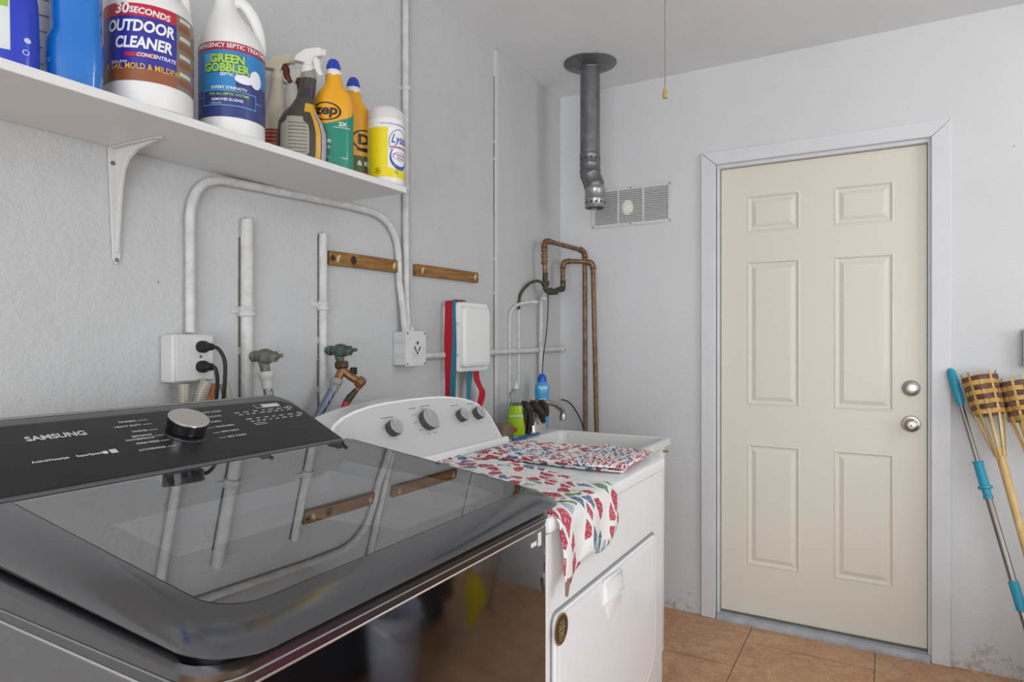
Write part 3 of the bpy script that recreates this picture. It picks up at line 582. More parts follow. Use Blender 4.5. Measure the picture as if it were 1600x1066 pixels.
b = MB(); b.lathe((X1+.0, -.46, .835), (1, 0, 0), [(-.02, .005), (.001, .005), (.002, .003)], 12); b.build('screw', M_steel, t)
b = MB(); b.cyl((.4, -.72, .30), (.4, -.72, .56), .022); b.build('drain_pipe', M_whitep, t)
t = thing('faucet', 'chrome sink faucet with arched spout at the back of the sink', 'faucet', (.105, -.42, ZR))
b = MB(); b.loft([rr3(.07, .14, -.56, -.42, .02, ZR+.0005), rr3(.075, .135, -.555, -.425, .018, ZR+.03)]); b.build('base', M_chrome, t)
b = MB(); b.tube([(.105, -.49, ZR+.03), (.105, -.488, ZR+.10), (.12, -.46, ZR+.125), (.15, -.39, ZR+.115), (.172, -.345, ZR+.085), (.175, -.338, ZR+.06)], .0125, 16, sub=6); b.lathe((.175, -.338, ZR+.065), (0, 0, -1), [(0, .015), (.01, .017), (.03, .017), (.032, .012)]); b.build('spout', mat('worn_chrome', '#a9a8a4', .25, metal=1, bump=.4), t)
for y in (-.54, -.44):
    b = MB(); b.lathe((.1, y, ZR+.03), (0, 0, 1), [(0, .014), (.02, .013), (.022, .02), (.045, .018), (.05, .01)], 8); b.build('handle', M_chrome, t)
# dark rag gloves
t = thing('rag_bundle', 'dark brown ragged gloves draped over the faucet handles', 'gloves', (.14, -.55, ZR+.1))
M_rag = mat('dark_rag', '#3b312d', .85, bump=1, bscale=90, var=.4, vscale=40); b = MB(); random.seed(3)
for y, x, z1, dy, r_ in ((-.660, .13, .012, .0, .017), (-.628, .145, .004, -.012, .019), (-.600, .125, .05, .02, .014), (-.555, .15, .045, .05, .017), (-.53, .135, .055, .045, .014), (-.485, .155, .075, -.02, .014)):
    b.tube([(.09, y+.02, ZR+.098), (x-.03, y+.012, ZR+.122), (x, y, ZR+.108), (x+.012, y+dy*.4, ZR+.08), (x+.006, y+dy, ZR+z1)], [r_*.7, r_*1.05, r_, r_*.85, r_*.6], 9, sub=4, flat=1.25)
b.ell((.115, -.60, ZR+.108), (.026, .07, .02)); b.ell((.125, -.50, ZR+.105), (.024, .055, .016)); b.ell((.15, -.515, ZR+.085), (.018, .03, .012))
b.build('glove', M_rag, t)

def sect(c, prof, n=32, p=2.4):    # prof: (z, a, b, ox)
    rings = []
    for z, a, bb, ox in prof:
        rg = []
        for k in range(n):
            th = 2*PI*k/n; ct, st = math.cos(th), math.sin(th); q = (abs(ct)**p+abs(st)**p)**(-1/p); rg.append((ox+a*q*ct, bb*q*st, z))
        rings.append(rg)
    return rings
class Bottle:
    # local frame: +X right as seen by the camera, -Y towards the camera
    def __init__(s, x, y, z, prof, p=2.2, rot=0):
        ang = math.atan2(-3.13-y, 1.498-x); s.M = Matrix.Translation((x, y, z)) @ Matrix.Rotation(ang+PI/2+rot, 4, 'Z'); s.prof = prof; s.p = p
    def at(s, z):
        P = s.prof
        for i in range(len(P)-1):
            if P[i][0] <= z <= P[i+1][0]:
                t = (z-P[i][0])/max(1e-6, P[i+1][0]-P[i][0]); return [P[i][k]+(P[i+1][k]-P[i][k])*t for k in range(1, 4)]
        return list(P[-1][1:])
    def pt(s, phi, z, off=0):
        a, bb, ox = s.at(z); th = phi-PI/2; ct, st = math.cos(th), math.sin(th); q = (abs(ct)**s.p+abs(st)**s.p)**(-1/s.p)
        return (ox+(a+off)*q*ct, (bb+off)*q*st, z)
    def body(s, n=40): b = MB(s.M); b.loft(sect(0, s.prof, n, s.p)); return b
    def patch(s, b, f0, f1, z0, z1, off=.0006, mi=0, n=28, nz=10, shape=None):
        zs = sorted(set([z0+(z1-z0)*k/nz for k in range(nz+1)]+[q[0] for q in s.prof if z0 < q[0] < z1])); rings = []
        for z in zs:
            g0, g1 = (f0, f1) if shape is None else shape(z)
            rings.append([s.pt(g0+(g1-g0)*k/n, z, off) for k in range(n+1)])
        b.loft(rings, mi, False, False, closed=False)
    def text(s, b, st, phi, z, size, mi=0, off=.0012, bold=0, shear=0, wid=1.0, rise=0):
        a, bb, ox = s.at(z); R = (a+bb)/2
        b.text(st, lambda x, y: s.pt(phi+x/R, z+y+rise*x, off), size, mi, bold, shear, 'CENTER', wid)
    def oval(s, b, phi, z, ra, rz, mi=0, off=.0009, ring=0, n=40):
        a, bb, ox = s.at(z); R = (a+bb)/2; ks = [0, .5, 1] if not ring else [1-ring, 1]
        rings = [[s.pt(phi+ra*k*math.cos(2*PI*i/n)/R, z+rz*k*math.sin(2*PI*i/n), off) for i in range(n)] for k in ([.02]+ks[1:] if not ring else ks)]
        b.loft(rings, mi, not ring, False)
C_ = lambda h, r_=.35: mat('label_'+h.strip('#'), h, r_, coat=.2)
def place(u, x):      # y on the camera ray of column u at depth x
    t_ = (u-800)/1022.8; S_, Cc = math.sin(TH), math.cos(TH); s_ = (x-1.498)/(-S_+t_*Cc); return -3.13+s_*(Cc+t_*S_)

# ---- 1-gallon outdoor cleaner jug
R1 = .080; x, y = .193, place(234, .193)
B = Bottle(x, y, SZ, [(0, .070, .070, 0), (.006, .078, .078, 0), (.02, R1, R1, 0), (.200, R1, R1, 0), (.218, .078, .078, 0), (.235, .070, .070, 0), (.25, .054, .054, 0), (.262, .036, .036, 0), (.27, .022, .022, 0), (.295, .020, .020, 0)], 2.0)
t = thing('cleaner_jug', 'large round white jug with red and blue outdoor cleaner label', 'jug', (x, y, SZ))
B.body().build('jug_body', M_whitep, t)
b = MB(B.M); b.lathe((0, 0, .29), (0, 0, 1), [(0, .022), (.02, .022)]); b.build('cap', C_('#c0202a'), t)
b = MB(B.M); b.tube([(.012, 0, .278), (.04, .0, .285), (.062, 0, .265), (.066, 0, .225)], .010, sub=4); b.build('handle', M_whitep, t)
b = MB(B.M)
B.patch(b, -1.5, .62, .060, .200, .0006, 0); B.patch(b, -1.5, .62, .176, .2005, .0010, 1); B.patch(b, -1.5, .62, .052, .076, .0010, 2)
B.patch(b, .62, 1.5, .052, .2005, .0008, 3)
for k in range(4): B.patch(b, .66, 1.5, .062+.036*k, .074+.036*k, .0011, 2); B.patch(b, .7, 1.1, .080+.036*k, .088+.036*k, .0013, 6, nz=1)
B.patch(b, -.55, .15, .098, .1055, .0014, 1, nz=2)
B.text(b, '30', -.62, .189, .027, 4, .0018, .03, .15); B.text(b, 'SECONDS', .0, .185, .0165, 4, .0018, .03, .15, .95, rise=-.06)
B.text(b, 'OUTDOOR', -.24, .156, .030, 4, .0018, .035, .15, .80); B.text(b, 'CLEANER', -.16, .124, .030, 4, .0018, .035, .15, .80)
B.text(b, 'CONCENTRATE', .15, .1015, .0105, 4, .0019, .02, .2, .9); B.text(b, 'Stains from', -.7, .088, .0075, 4, .0018, .01, .2)
B.text(b, 'ALGAE, MOLD & MILDEW', -.2, .079, .0155, 5, .0020, .02, 0, .82)
b.build('label', [C_('#2a2d92'), C_('#b41d33'), C_('#8a5230'), C_('#7c7468'), C_('#e6e6ea'), C_('#d8a52a'), C_('#cfcabf')], t)

# ---- septic treatment jug
R2 = .070; x, y = .197, place(363, .197)
B = Bottle(x, y, SZ, [(0, .062, .062, 0), (.005, .068, .068, 0), (.015, R2, R2, 0), (.205, R2, R2, 0), (.222, .068, .068, 0), (.245, .060, .060, -.003), (.27, .046, .046, -.008), (.295, .030, .030, -.013), (.318, .022, .022, -.015), (.345, .020, .020, -.015)], 2.0)
t = thing('septic_jug', 'white handled jug with blue septic treatment label', 'jug', (x, y, SZ))
B.body().build('jug_body', M_whitep, t)
b = MB(B.M); b.tube([(-.002, 0, .322), (.022, 0, .326), (.044, 0, .300), (.056, 0, .265), (.060, 0, .228), (.056, 0, .21)], [.010]*6, 14, sub=6, flat=1.3); b.build('handle', M_whitep, t)
b = MB(B.M); b.lathe((-.015, 0, .335), (0, 0, 1), [(0, .022), (.022, .021)]); b.build('cap', C_('#6fae3a'), t)
b = MB(B.M); B.patch(b, -1.5, 1.45, .042, .205, .0006, 0); B.patch(b, -1.5, 1.45, .122, .188, .0009, 1); B.patch(b, -1.5, 1.45, .188, .206, .0012, 2); B.patch(b, -1.5, .1, .10, .14, .0010, 1)
B.patch(b, -.9, .2, .14, .180, .0011, 7)
B.oval(b, .75, .135, .016, .020, 4, .0014); B.oval(b, .35, .128, .02, .010, 4, .0014)
B.text(b, 'EMERGENCY SEPTIC TREATMENT', .1, .197, .0135, 4, .0022, .02, 0, .92)
B.text(b, 'GREEN', -.15, .168, .0245, 5, .0020, .05, 0, .95); B.text(b, 'GREEN', -.15, .168, .0245, 3, .0015, .10, 0, .95); B.text(b, 'GOBBLER', -.18, .148, .0245, 5, .0022, .05, 0, .9); B.text(b, 'GOBBLER', -.18, .148, .0245, 3, .0017, .10, 0, .9)
B.text(b, 'SEPTIC BLAST', .05, .134, .0095, 4, .0020, .02, .1)
for f0, f1, z0, z1 in ((-.95, .75, .098, .0995), (-.95, .75, .066, .0675), (-1.4, -.95, .085, .0865), (.75, 1.0, .083, .0845)): B.patch(b, f0, f1, z0, z1, .0014, 6, nz=1)
for f in (-.95, .735): B.patch(b, f, f+.02, .066, .099, .0014, 6, nz=2)
B.text(b, 'EXPERT STRENGTH', -.1, .105, .0085, 4, .0018, .02); B.text(b, 'FOR ALL SEPTIC SYSTEMS', -.1, .091, .0075, 5, .0018, .02); B.text(b, 'REMOVES SLUDGE', -.15, .079, .008, 4, .0018, .02); B.text(b, '1 GALLON', -.5, .071, .0055, 4, .0018)
b.build('label', [C_('#2f3a78'), C_('#2b7fbd'), C_('#a52433'), C_('#1d3b23'), C_('#e3e7ee'), C_('#9cc95c'), C_('#6fb6e0'), C_('#5b9fd0')], t)

# ---- blue bottles at the left
x, y = .215, place(116, .215)
B = Bottle(x, y, SZ, [(0, .038, .026, 0), (.006, .043, .032, 0), (.05, .046, .034, 0), (.085, .046, .034, 0), (.105, .040, .032, .003), (.15, .040, .032, .003), (.20, .042, .033, .002), (.23, .036, .03, 0), (.25, .018, .018, 0), (.27, .016, .016, 0)], 2.8)
t = thing('detergent_bottle', 'bright blue plastic bottle standing left of the outdoor cleaner jug', 'bottle', (x, y, SZ)); B.body().build('bottle_body', mat('bright_blue', '#0f6ec4', .22, coat=.5), t)
b = MB(B.M); b.lathe((0, 0, .268), (0, 0, 1), [(0, .019), (.03, .018)]); b.build('cap', M_whitep, t)
b = MB(B.M); B.text(b, 'FL OZ', -1.0, .045, .008, 0); b.build('label_markings', C_('#9cc6ea'), t)
x, y = .215, place(16, .215)
B = Bottle(x, y, SZ, [(0, .034, .028, 0), (.006, .040, .033, 0), (.05, .041, .034, 0), (.12, .040, .034, -.001), (.17, .036, .032, -.003), (.21, .028, .026, -.005), (.24, .016, .016, -.006), (.26, .015, .015, -.006)], 2.5)
t = thing('detergent_bottle', 'deep royal blue bottle with white and green label at the left end', 'bottle', (x, y, SZ)); B.body().build('bottle_body', mat('royal_blue', '#1434b8', .22, coat=.5), t)
b = MB(B.M); B.patch(b, -1.5, .0, .03, .165, .0006, 0); B.patch(b, -1.5, -.05, .10, .165, .0009, 1); b.build('label', [C_('#cfd6d6'), C_('#86b548'), C_('#3d4a4a')], t)
b = MB(B.M); B.oval(b, .55, .052, .0045, .0045, 0); B.oval(b, .5, .032, .0045, .0045, 0, ring=.3); b.build('symbols', C_('#b8c8ee'), t)
x, y = .115, place(62, .115)
B = Bottle(x, y, SZ, [(0, .034, .028, 0), (.006, .039, .033, 0), (.10, .040, .034, 0), (.16, .038, .033, 0), (.22, .032, .03, 0), (.25, .016, .016, 0)], 2.2)
t = thing('white_bottle', 'white bottle behind the two blue bottles with faint red print', 'bottle', (x, y, SZ)); B.body().build('bottle_body', M_whitep, t)
b = MB(B.M)
for k in range(6): B.patch(b, -.5, .5, .03+.03*k, .0325+.03*k, .0008, k % 2, nz=1)
b.build('label_markings', [C_('#a06a68'), C_('#8d8f96')], t)

# ---- trigger sprays
def trigger(b, bt, m_head, m_trig, t, M, z, s=1, ox=0, flip=1):
    h = MB(M); h.lathe((ox, 0, z), (0, 0, 1), [(0, .0155*s), (.006, .0165*s), (.02, .0155*s), (.022, .011*s), (.034, .011*s)], 20)
    h.loft([[(ox+xx*flip, yy, zz) for xx, zz in ((-.034, z+.030), (-.030, z+.043), (-.008, z+.062), (.026, z+.071), (.034, z+.068), (.034, z+.050), (.014, z+.044), (.010, z+.030), (-.012, z+.028))] for yy in (-.011, .011)])
    h.build('spray_head', m_head, t, bevel=.004, seg=3)
    g = MB(M); g.tube([(ox+.012*flip, 0, z+.046), (ox+.022*flip, 0, z+.034), (ox+.024*flip, 0, z+.018), (ox+.034*flip, 0, z+.002)], [.0065, .006, .0055, .004], 10, sub=4, flat=1.5); g.build('trigger', m_trig, t)
    g = MB(M); g.lathe((ox+.030*flip, 0, z+.060), (flip, 0, 0), [(0, .010), (.010, .011), (.014, .009)], 6 if s < 1 else 18); g.build('nozzle', m_head, t)
# big black/brown spray
x, y = .205, place(472, .205)
B = Bottle(x, y, SZ, [(0, .050, .030, 0), (.005, .057, .036, 0), (.03, .060, .038, 0), (.075, .060, .038, 0), (.105, .054, .036, -.003), (.125, .043, .032, -.004), (.145, .030, .026, .001), (.165, .023, .022, .007), (.195, .0205, .0205, .013), (.218, .0195, .0195, .016)], 2.3)
t = thing('spray_bottle', 'black and yellow spray bottle with beige label and white trigger head', 'spray bottle', (x, y, SZ)); B.body().build('bottle_body', mat('spray_black', '#3a3833', .3, coat=.3), t)
b = MB(B.M)
B.patch(b, -.8, .35, .012, .112, .0006, 0, shape=lambda z: (-.95+(.3 if z > .1 else 0), .28 if .02 < z < .1 else .1))
B.patch(b, .55, .8, .006, .13, .0006, 1); B.patch(b, .85, 1.25, .01, .13, .0006, 2); B.patch(b, 1.3, 1.6, .01, .12, .0006, 1); B.patch(b, .2, 1.5, .126, .15, .0006, 1); B.patch(b, -.4, 1.4, .166, .19, .0006, 4)
for k in range(9): B.patch(b, -.55, .2, .022+.009*k, .0245+.009*k, .0009, 3, nz=1)
b.build('label', [C_('#9b968a'), C_('#c79a2c'), C_('#aaa6b8'), C_('#5f5c53'), C_('#2a2638')], t)
b = MB(B.M); b.lathe((.016, 0, .216), (0, 0, 1), [(0, .019), (.012, .0195), (.03, .016), (.032, .01)], 24); b.build('neck_collar', mat('smoky_collar', '#8d8b80', .3), t)
trigger(b, B, mat('off_white_plastic', '#d5d5d2', .35), mat('off_white_plastic', '#d5d5d2', .35), t, B.M, .231, 1.12, .014)
# clear and red spray behind
x, y = .13, place(433, .13)
B = Bottle(x, y, SZ, [(0, .036, .026, 0), (.005, .041, .030, 0), (.06, .042, .031, 0), (.12, .036, .028, 0), (.17, .022, .022, 0), (.20, .016, .016, 0), (.225, .014, .014, 0)], 2.3)
t = thing('spray_bottle', 'clear spray bottle with red striped label and brown trigger', 'spray bottle', (x, y, SZ)); B.body().build('bottle_body', mat('clear_amberish', '#c6bfae', .2, coat=.5), t)
b = MB(B.M); B.patch(b, -1.5, 1.5, .006, .09, .0006, 0)
for k in range(8): B.patch(b, -1.5, 1.5, .012+.010*k, .015+.010*k, .0009, 1, nz=1)
b.build('label', [C_('#9b2f2b'), C_('#b98c68')], t)
trigger(b, B, mat('cream_plastic', '#d3cbb6', .4), mat('brown_trigger', '#5e2a20', .4), t, B.M, .222, 1, 0)
x, y = .075, place(455, .075)
B = Bottle(x, y, SZ, [(0, .036, .026, 0), (.005, .042, .030, 0), (.12, .042, .031, 0), (.17, .035, .028, 0), (.20, .02, .02, 0), (.235, .016, .016, 0)], 2.3)
t = thing('spray_bottle', 'white spray bottle with lime green band, against the wall behind the black one', 'spray bottle', (x, y, SZ)); B.body().build('bottle_body', M_whitep, t)
b = MB(B.M); B.patch(b, -1.5, 1.5, .11, .135, .0006, 0); B.patch(b, -1.5, 1.5, .10, .106, .0006, 1); b.build('label', [C_('#b9c832'), C_('#22433f')], t)
trigger(b, B, M_whitep, mat('brown_trigger', '#5e2a20', .4), t, B.M, .23, 1, 0)

# ---- two orange/green cleaner bottles
zprof = [(0, .044, .026, 0), (.005, .050, .032, 0), (.02, .051, .033, 0), (.168, .051, .033, 0), (.186, .050, .033, 0), (.204, .043, .031, .002), (.219, .031, .027, .002), (.229, .024, .024, .001), (.254, .0205, .0205, 0)]
def zep(x, y, label, name, front=True, rot=0):
    dz = 0 if front else .016; B = Bottle(x, y, SZ, [(z+(dz if z > .05 else 0), a_, b_, o_) for z, a_, b_, o_ in zprof], 2.4, rot); t = thing('cleaner_bottle', label, 'bottle', (x, y, SZ), 'orange cleaner bottles'); B.body().build('bottle_body', mat('orange_yellow_plastic', '#e0a012', .28, coat=.4), t)
    b = MB(B.M); b.lathe((0, 0, .243+dz), (0, 0, 1), [(0, .0215), (.022, .0205), (.026, .018)], 28); b.build('white_collar', M_whitep, t)
    b = MB(B.M); b.lathe((0, 0, .267+dz), (0, 0, 1), [(0, .0195), (.012, .019), (.026, .014), (.030, .010)], 10); b.build('cap', C_('#1b3fae'), t)
    b = MB(B.M)
    if front:
        B.patch(b, -1.6, 1.55, .004, .118, .0006, 0, nz=8)
        # wave edge of the green field
        for k in range(14):
            f0 = -.3+k*.13; B.patch(b, f0, f0+.132, .117, .118+.036*(k/13)**1.3+.002, .0006, 0, n=4, nz=2)
        B.patch(b, 1.25, 1.45, .006, .158, .0010, 3, n=4)
        B.oval(b, -.38, .150, .032, .024, 1, .0011, ring=.13); B.text(b, 'zep', -.38, .153, .036, 1, .0014, .03, .1, .95)
        B.text(b, '2X', .45, .118, .014, 2, .0014, .03); B.text(b, 'FLOOR', -.6, .072, .013, 2, .0014, .03); B.text(b, 'CLEANER', -.6, .056, .009, 2, .0014, .01); B.text(b, 'CONCENTRATE', .45, .109, .005, 2, .0014, .01); B.text(b, '1 GAL', .5, .030, .007, 2, .0014)
        B.text(b, '32 FL OZ', -.5, .03, .007, 2, .0014)
    else:
        B.patch(b, -1.6, 1.55, .004, .082, .0006, 4); B.oval(b, .5, .128, .034, .030, 1, .0011, ring=.13); B.text(b, 'D', .4, .128, .04, 1, .0014, .04); B.oval(b, .7, .10, .03, .006, 1, .0012); B.text(b, '& K', .35, .060, .018, 2, .0014, .03)
    b.build('label', [C_('#12806a'), C_('#1c1712'), C_('#e2e6dd'), C_('#28b08e'), C_('#4d5a1c')], t)
zep(.222, place(521, .222), 'orange and green floor cleaner bottle with blue cap at the shelf front', 'a')
zep(.155, place(552, .155), 'yellow-orange cleaner bottle half hidden behind the green-fronted one', 'b', False, .3)

# ---- wipes canister
x, y = .228, place(603, .228); RW = .0535
B = Bottle(x, y, SZ, [(0, .050, .050, 0), (.004, RW, RW, 0), (.012, RW, RW, 0), (.188, RW, RW, 0), (.19, RW-.002, RW-.002, 0)], 2.0)
t = thing('wipes_canister', 'yellow and white disinfecting wipes canister at the right shelf end', 'canister', (x, y, SZ)); B.body().build('canister_body', M_whitep, t)
b = MB(B.M); b.lathe((0, 0, .188), (0, 0, 1), [(0, RW+.001), (.012, RW+.001), (.026, RW-.002), (.036, RW-.010), (.04, RW-.02), (.041, .01)], 40); b.build('lid', mat('frosted_lid', '#cfd0d0', .4), t)
b = MB(B.M); B.patch(b, -1.6, 1.6, .010, .180, .0006, 3); B.patch(b, -1.1, .1, .018, .160, .0009, 0); B.patch(b, .0, 1.6, .018, .045, .0009, 0)
B.oval(b, .78, .118, .034, .040, 2, .0011, ring=.05); B.oval(b, .80, .075, .033, .034, 2, .0012); B.oval(b, .80, .080, .028, .028, 3, .0015); B.oval(b, .80, .080, .024, .012, 2, .0018, ring=.1); B.patch(b, .25, 1.35, .103, .107, .0018, 1, nz=1)
B.text(b, 'Lysol', .80, .128, .036, 2, .002, .01, .35, .8); B.text(b, 'Disinfecting', .8, .084, .008, 1, .002, .01); B.text(b, 'Wipes', .8, .075, .009, 1, .002, .01); B.text(b, 'KILLS 99.9% OF VIRUSES & BACTERIA', .7, .170, .0065, 2, .0015, .01)
B.oval(b, -.45, .035, .009, .009, 4, .0013, ring=.15); B.text(b, 'A', -.45, .035, .012, 4, .0015, .04); B.text(b, '75', .55, .032, .013, 4, .0015, .01)
b.build('label', [C_('#e0cf10'), C_('#b04452'), C_('#2d4fae'), C_('#e4e4e6'), C_('#5a5310')], t)
b = MB(); b.loft([rr3(.245, .272, -1.80, -1.765, .004, SZ+.0005), rr3(.245, .272, -1.80, -1.765, .004, SZ+.006)])
tag(b.build('red_clip', C_('#b3202c'), origin=(.258, -1.78, SZ)), 'small flat red clip on the shelf beside the wipes canister', 'clip')

# ---- sink items
x, y = .115, place(806, .115)
B = Bottle(x, y, ZR, [(0, .034, .018, 0), (.005, .039, .023, 0), (.03, .040, .024, 0), (.10, .033, .022, 0), (.13, .028, .021, 0), (.150, .024, .02, 0), (.17, .030, .022, 0), (.182, .030, .022, 0), (.195, .018, .016, 0), (.205, .012, .012, 0)], 2.3)
t = thing('dish_soap_bottle', 'clear bottle of lime green dish soap beside the sink', 'bottle', (x, y, ZR))
B2 = Bottle(x, y, ZR, [(z, a, bb, ox) for z, a, bb, ox in B.prof if z <= .13], 2.3); B2.body().build('liquid', mat('lime_soap', '#9dc312', .15, coat=.5), t)
B3 = Bottle(x, y, ZR, [(.1302, .028, .021, 0)]+[q for q in B.prof if q[0] > .13], 2.3); B3.body().build('bottle_body', mat('clear_plastic', '#dfe6e0', .08, trans=.9, ior=1.2), t)
b = MB(B.M); b.lathe((0, 0, .203), (0, 0, 1), [(0, .014), (.014, .013), (.016, .008), (.026, .007), (.028, .004)]); b.build('cap', mat('clear_cap', '#c9cccb', .3), t)
b = MB(B.M); B.text(b, 'palmolive', 0, .088, .014, 0, bold=.03); B.patch(b, -.55, .55, .078, .080, .001, 1, nz=1); B.oval(b, -.2, .028, .012, .011, 2); b.build('label', [C_('#c9e8d0'), C_('#3d8f7d'), C_('#a94a1c')], t)
x, y = .10, place(847, .10)
B = Bottle(x, y, ZR, [(0, .026, .022, 0), (.005, .030, .026, 0), (.12, .031, .027, 0), (.16, .034, .029, 0), (.195, .034, .029, 0), (.212, .026, .024, 0), (.216, .020, .020, 0)], 2.1)
t = thing('lotion_bottle', 'light blue bottle with a round blue cap standing behind the faucet', 'bottle', (x, y, ZR)); B.body().build('bottle_body', mat('sky_blue_plastic', '#3e9fd0', .3, coat=.3), t)
b = MB(B.M); b.lathe((0, 0, .215), (0, 0, 1), [(0, .021), (.02, .021), (.032, .016), (.038, .008), (.039, .002)]); b.build('cap', C_('#0b54c0'), t)
b = MB(B.M); B.patch(b, -1.2, 1.2, .115, .13, .0006, 2); B.text(b, 'PURE', .1, .19, .018, 0, bold=.03, shear=.2); B.oval(b, .1, .13, .018, .012, 0); B.oval(b, .1, .134, .006, .005, 1, .0012); b.build('label', [C_('#dcecf4'), C_('#a33a44'), C_('#8ec4df')], t)
t = thing('dish_brush', 'flat blue dish brush lying on the sink ledge', 'brush', (.18, -.72, ZR))
b = MB(); b.tube([(.185, -.83, ZR+.008), (.19, -.78, ZR+.009), (.195, -.70, ZR+.008), (.19, -.63, ZR+.008), (.185, -.60, ZR+.007)], [.008, .011, .008, .007, .005], 12, sub=5, flat=.6); b.build('brush_handle', mat('blue_brush', '#0a5ea8', .35), t)
b = MB(); b.tube([(.205, -.75, ZR+.003), (.21, -.70, ZR+.003), (.215, -.66, ZR+.003)], .003, 8, sub=3); tag(b.build('green_sponge_strip', mat('pale_green', '#a9c59a', .8), origin=(.21, -.7, ZR)), 'pale green sliver lying in front of the blue brush', 'scrap')
b = MB(); b.loft([rr3(.05, .14, -.82, -.74, .01, ZR+.0006), rr3(.05, .14, -.82, -.74, .01, ZR+.055), rr3(.055, .135, -.815, -.745, .01, ZR+.06)])
tag(b.build('soap_box', mat('brown_card', '#7d6c5b', .7, var=.2), origin=(.095, -.78, ZR)), 'small brown box on the sink ledge behind the dryer console', 'box')

# ---------------------------------------------------------------- washer
YL, YR = -2.756, -2.053; LK = .1317; PX, PZ = .455, 1.077
def lz(x, d=0): return PZ-LK*(x-PX)+d
def lbz(x): return 1.016-.051*(x-.584)
t = thing('washing_machine', 'dark glossy top-loading washing machine with a glass lid', 'washing machine', (.6, -2.41, 0))
b = MB(); b.loft([[(x, y, z) for x, y in rrect(.262+i, .957-i, YL+i, YR-i, [.01, .03, .012, .01])] for z, i in ((.03, .004), (.04, 0), (.954, 0), (.959, .003))], cap1=False); b.build('cabinet', M_plat, t, ang=20)
for x in (.31, .91):
    for y in (YL+.05, YR-.05): b = MB(); b.cyl((x, y, 0), (x, y, .03), .022); b.build('foot', M_black, t)
# top cover with recess
b = MB()
def rt(x0, x1, y0, y1, rad, zf): return [(x, y, zf(x)) for x, y in rrect(x0, x1, y0, y1, rad, 8)]
b.loft([rt(.262, .961, YL+.001, YR-.001, [.01, .045, .045, .01], lambda x: .9595), rt(.262, .963, YL-.001, YR+.001, [.01, .05, .05, .01], lambda x: .962), rt(.26, .970, YL-.004, YR+.004, [.01, .05, .05, .01], lambda x: .966), rt(.26, .972, YL-.005, YR+.005, [.01, .05, .05, .01], lambda x: lbz(max(x, .44))-.012),
        rt(.262, .966, YL+.001, YR-.001, [.01, .045, .045, .01], lambda x: lbz(max(x, .44))-.006), rt(.438, .952, YL+.018, YR-.005, [.02, .05, .05, .02], lambda x: lbz(max(x, .44))-.006), rt(.440, .950, YL+.020, YR-.006, [.02, .05, .05, .02], lambda x: lbz(max(x, .44))+.0065),
        rt(.442, .946, YL+.024, YR-.009, [.02, .05, .05, .02], lambda x: lbz(max(x, .44))+.0065)], cap0=False, cap1=False)
b.build('top_cover', M_cover, t)
b = MB(); b.loft([rt(.4425, .9455, YL+.0245, YR-.0095, [.02, .05, .05, .02], lambda x: lbz(max(x, .44))+.0062), rt(.444, .943, YL+.027, YR-.012, [.02, .05, .05, .02], lambda x: lbz(max(x, .44))-.008), rt(.450, .89, YL+.045, YR-.045, [.02, .09, .09, .02], lambda x: lbz(max(x, .44))-.010), rt(.455, .885, YL+.05, YR-.05, [.02, .09, .09, .02], lambda x: .969)], cap0=False, cap1=False)
b.build('recess_liner', mat('tub_ring_grey', '#dfe1e3', .35), t)
tr = [(x, y, .9612) for x, y in rrect(.262, .9645, YL-.002, YR+.002, [.01, .05, .05, .01], 8)]; tr = tr[6:]+tr[:2]
b = MB(); b.tube(tr[2:-3], .0022, 8); b.build('chrome_trim', M_chrome, t)
b = MB(); b.tube([(p[0]+.0075, p[1]+(-.003 if p[1] < -2.4 else .003), .9765) for p in tr[2:-3]], .0012, 6); b.build('cover_seam', mat('satin_grey', '#8a8b8d', .35, metal=.5), t)
# tub ring and drum under the glass
cxw, cyw = .672, -2.41; b = MB(); n = 64; sq = rrect(.456, .884, YL+.051, YR-.051, [.02, .09, .09, .02], 15); n = len(sq)
cc = lambda r_, z: [(cxw+r_*math.cos(math.atan2(y-cyw, x-cxw)), cyw+r_*math.sin(math.atan2(y-cyw, x-cxw)), z) for x, y in sq]
b.loft([[(x, y, .970) for x, y in sq], cc(.238, .966), cc(.236, .962), cc(.230, .962), cc(.228, .966), cc(.205, .966), cc(.202, .971), cc(.193, .971), cc(.19, .962)], cap0=False, cap1=False); b.build('tub_ring', mat('tub_ring_grey', '#e0e2e4', .35), t)
b = MB(); b.loft([cc(.19, .962), cc(.195, .95), cc(.235, .93), cc(.235, .45), cc(.05, .44)], cap0=False); b.build('drum', mat('drum_steel', '#a9abad', .3, metal=.7), t)
b = MB(); b.loft([rr3(.48, .53, -2.60, -2.53, .015, .9705), rr3(.485, .525, -2.595, -2.535, .012, .977)]); b.loft([rr3(.485, .5, -2.66, -2.61, .006, .9705), rr3(.486, .499, -2.659, -2.611, .005, .975)]); b.build('dispenser_tab', M_whitep, t)
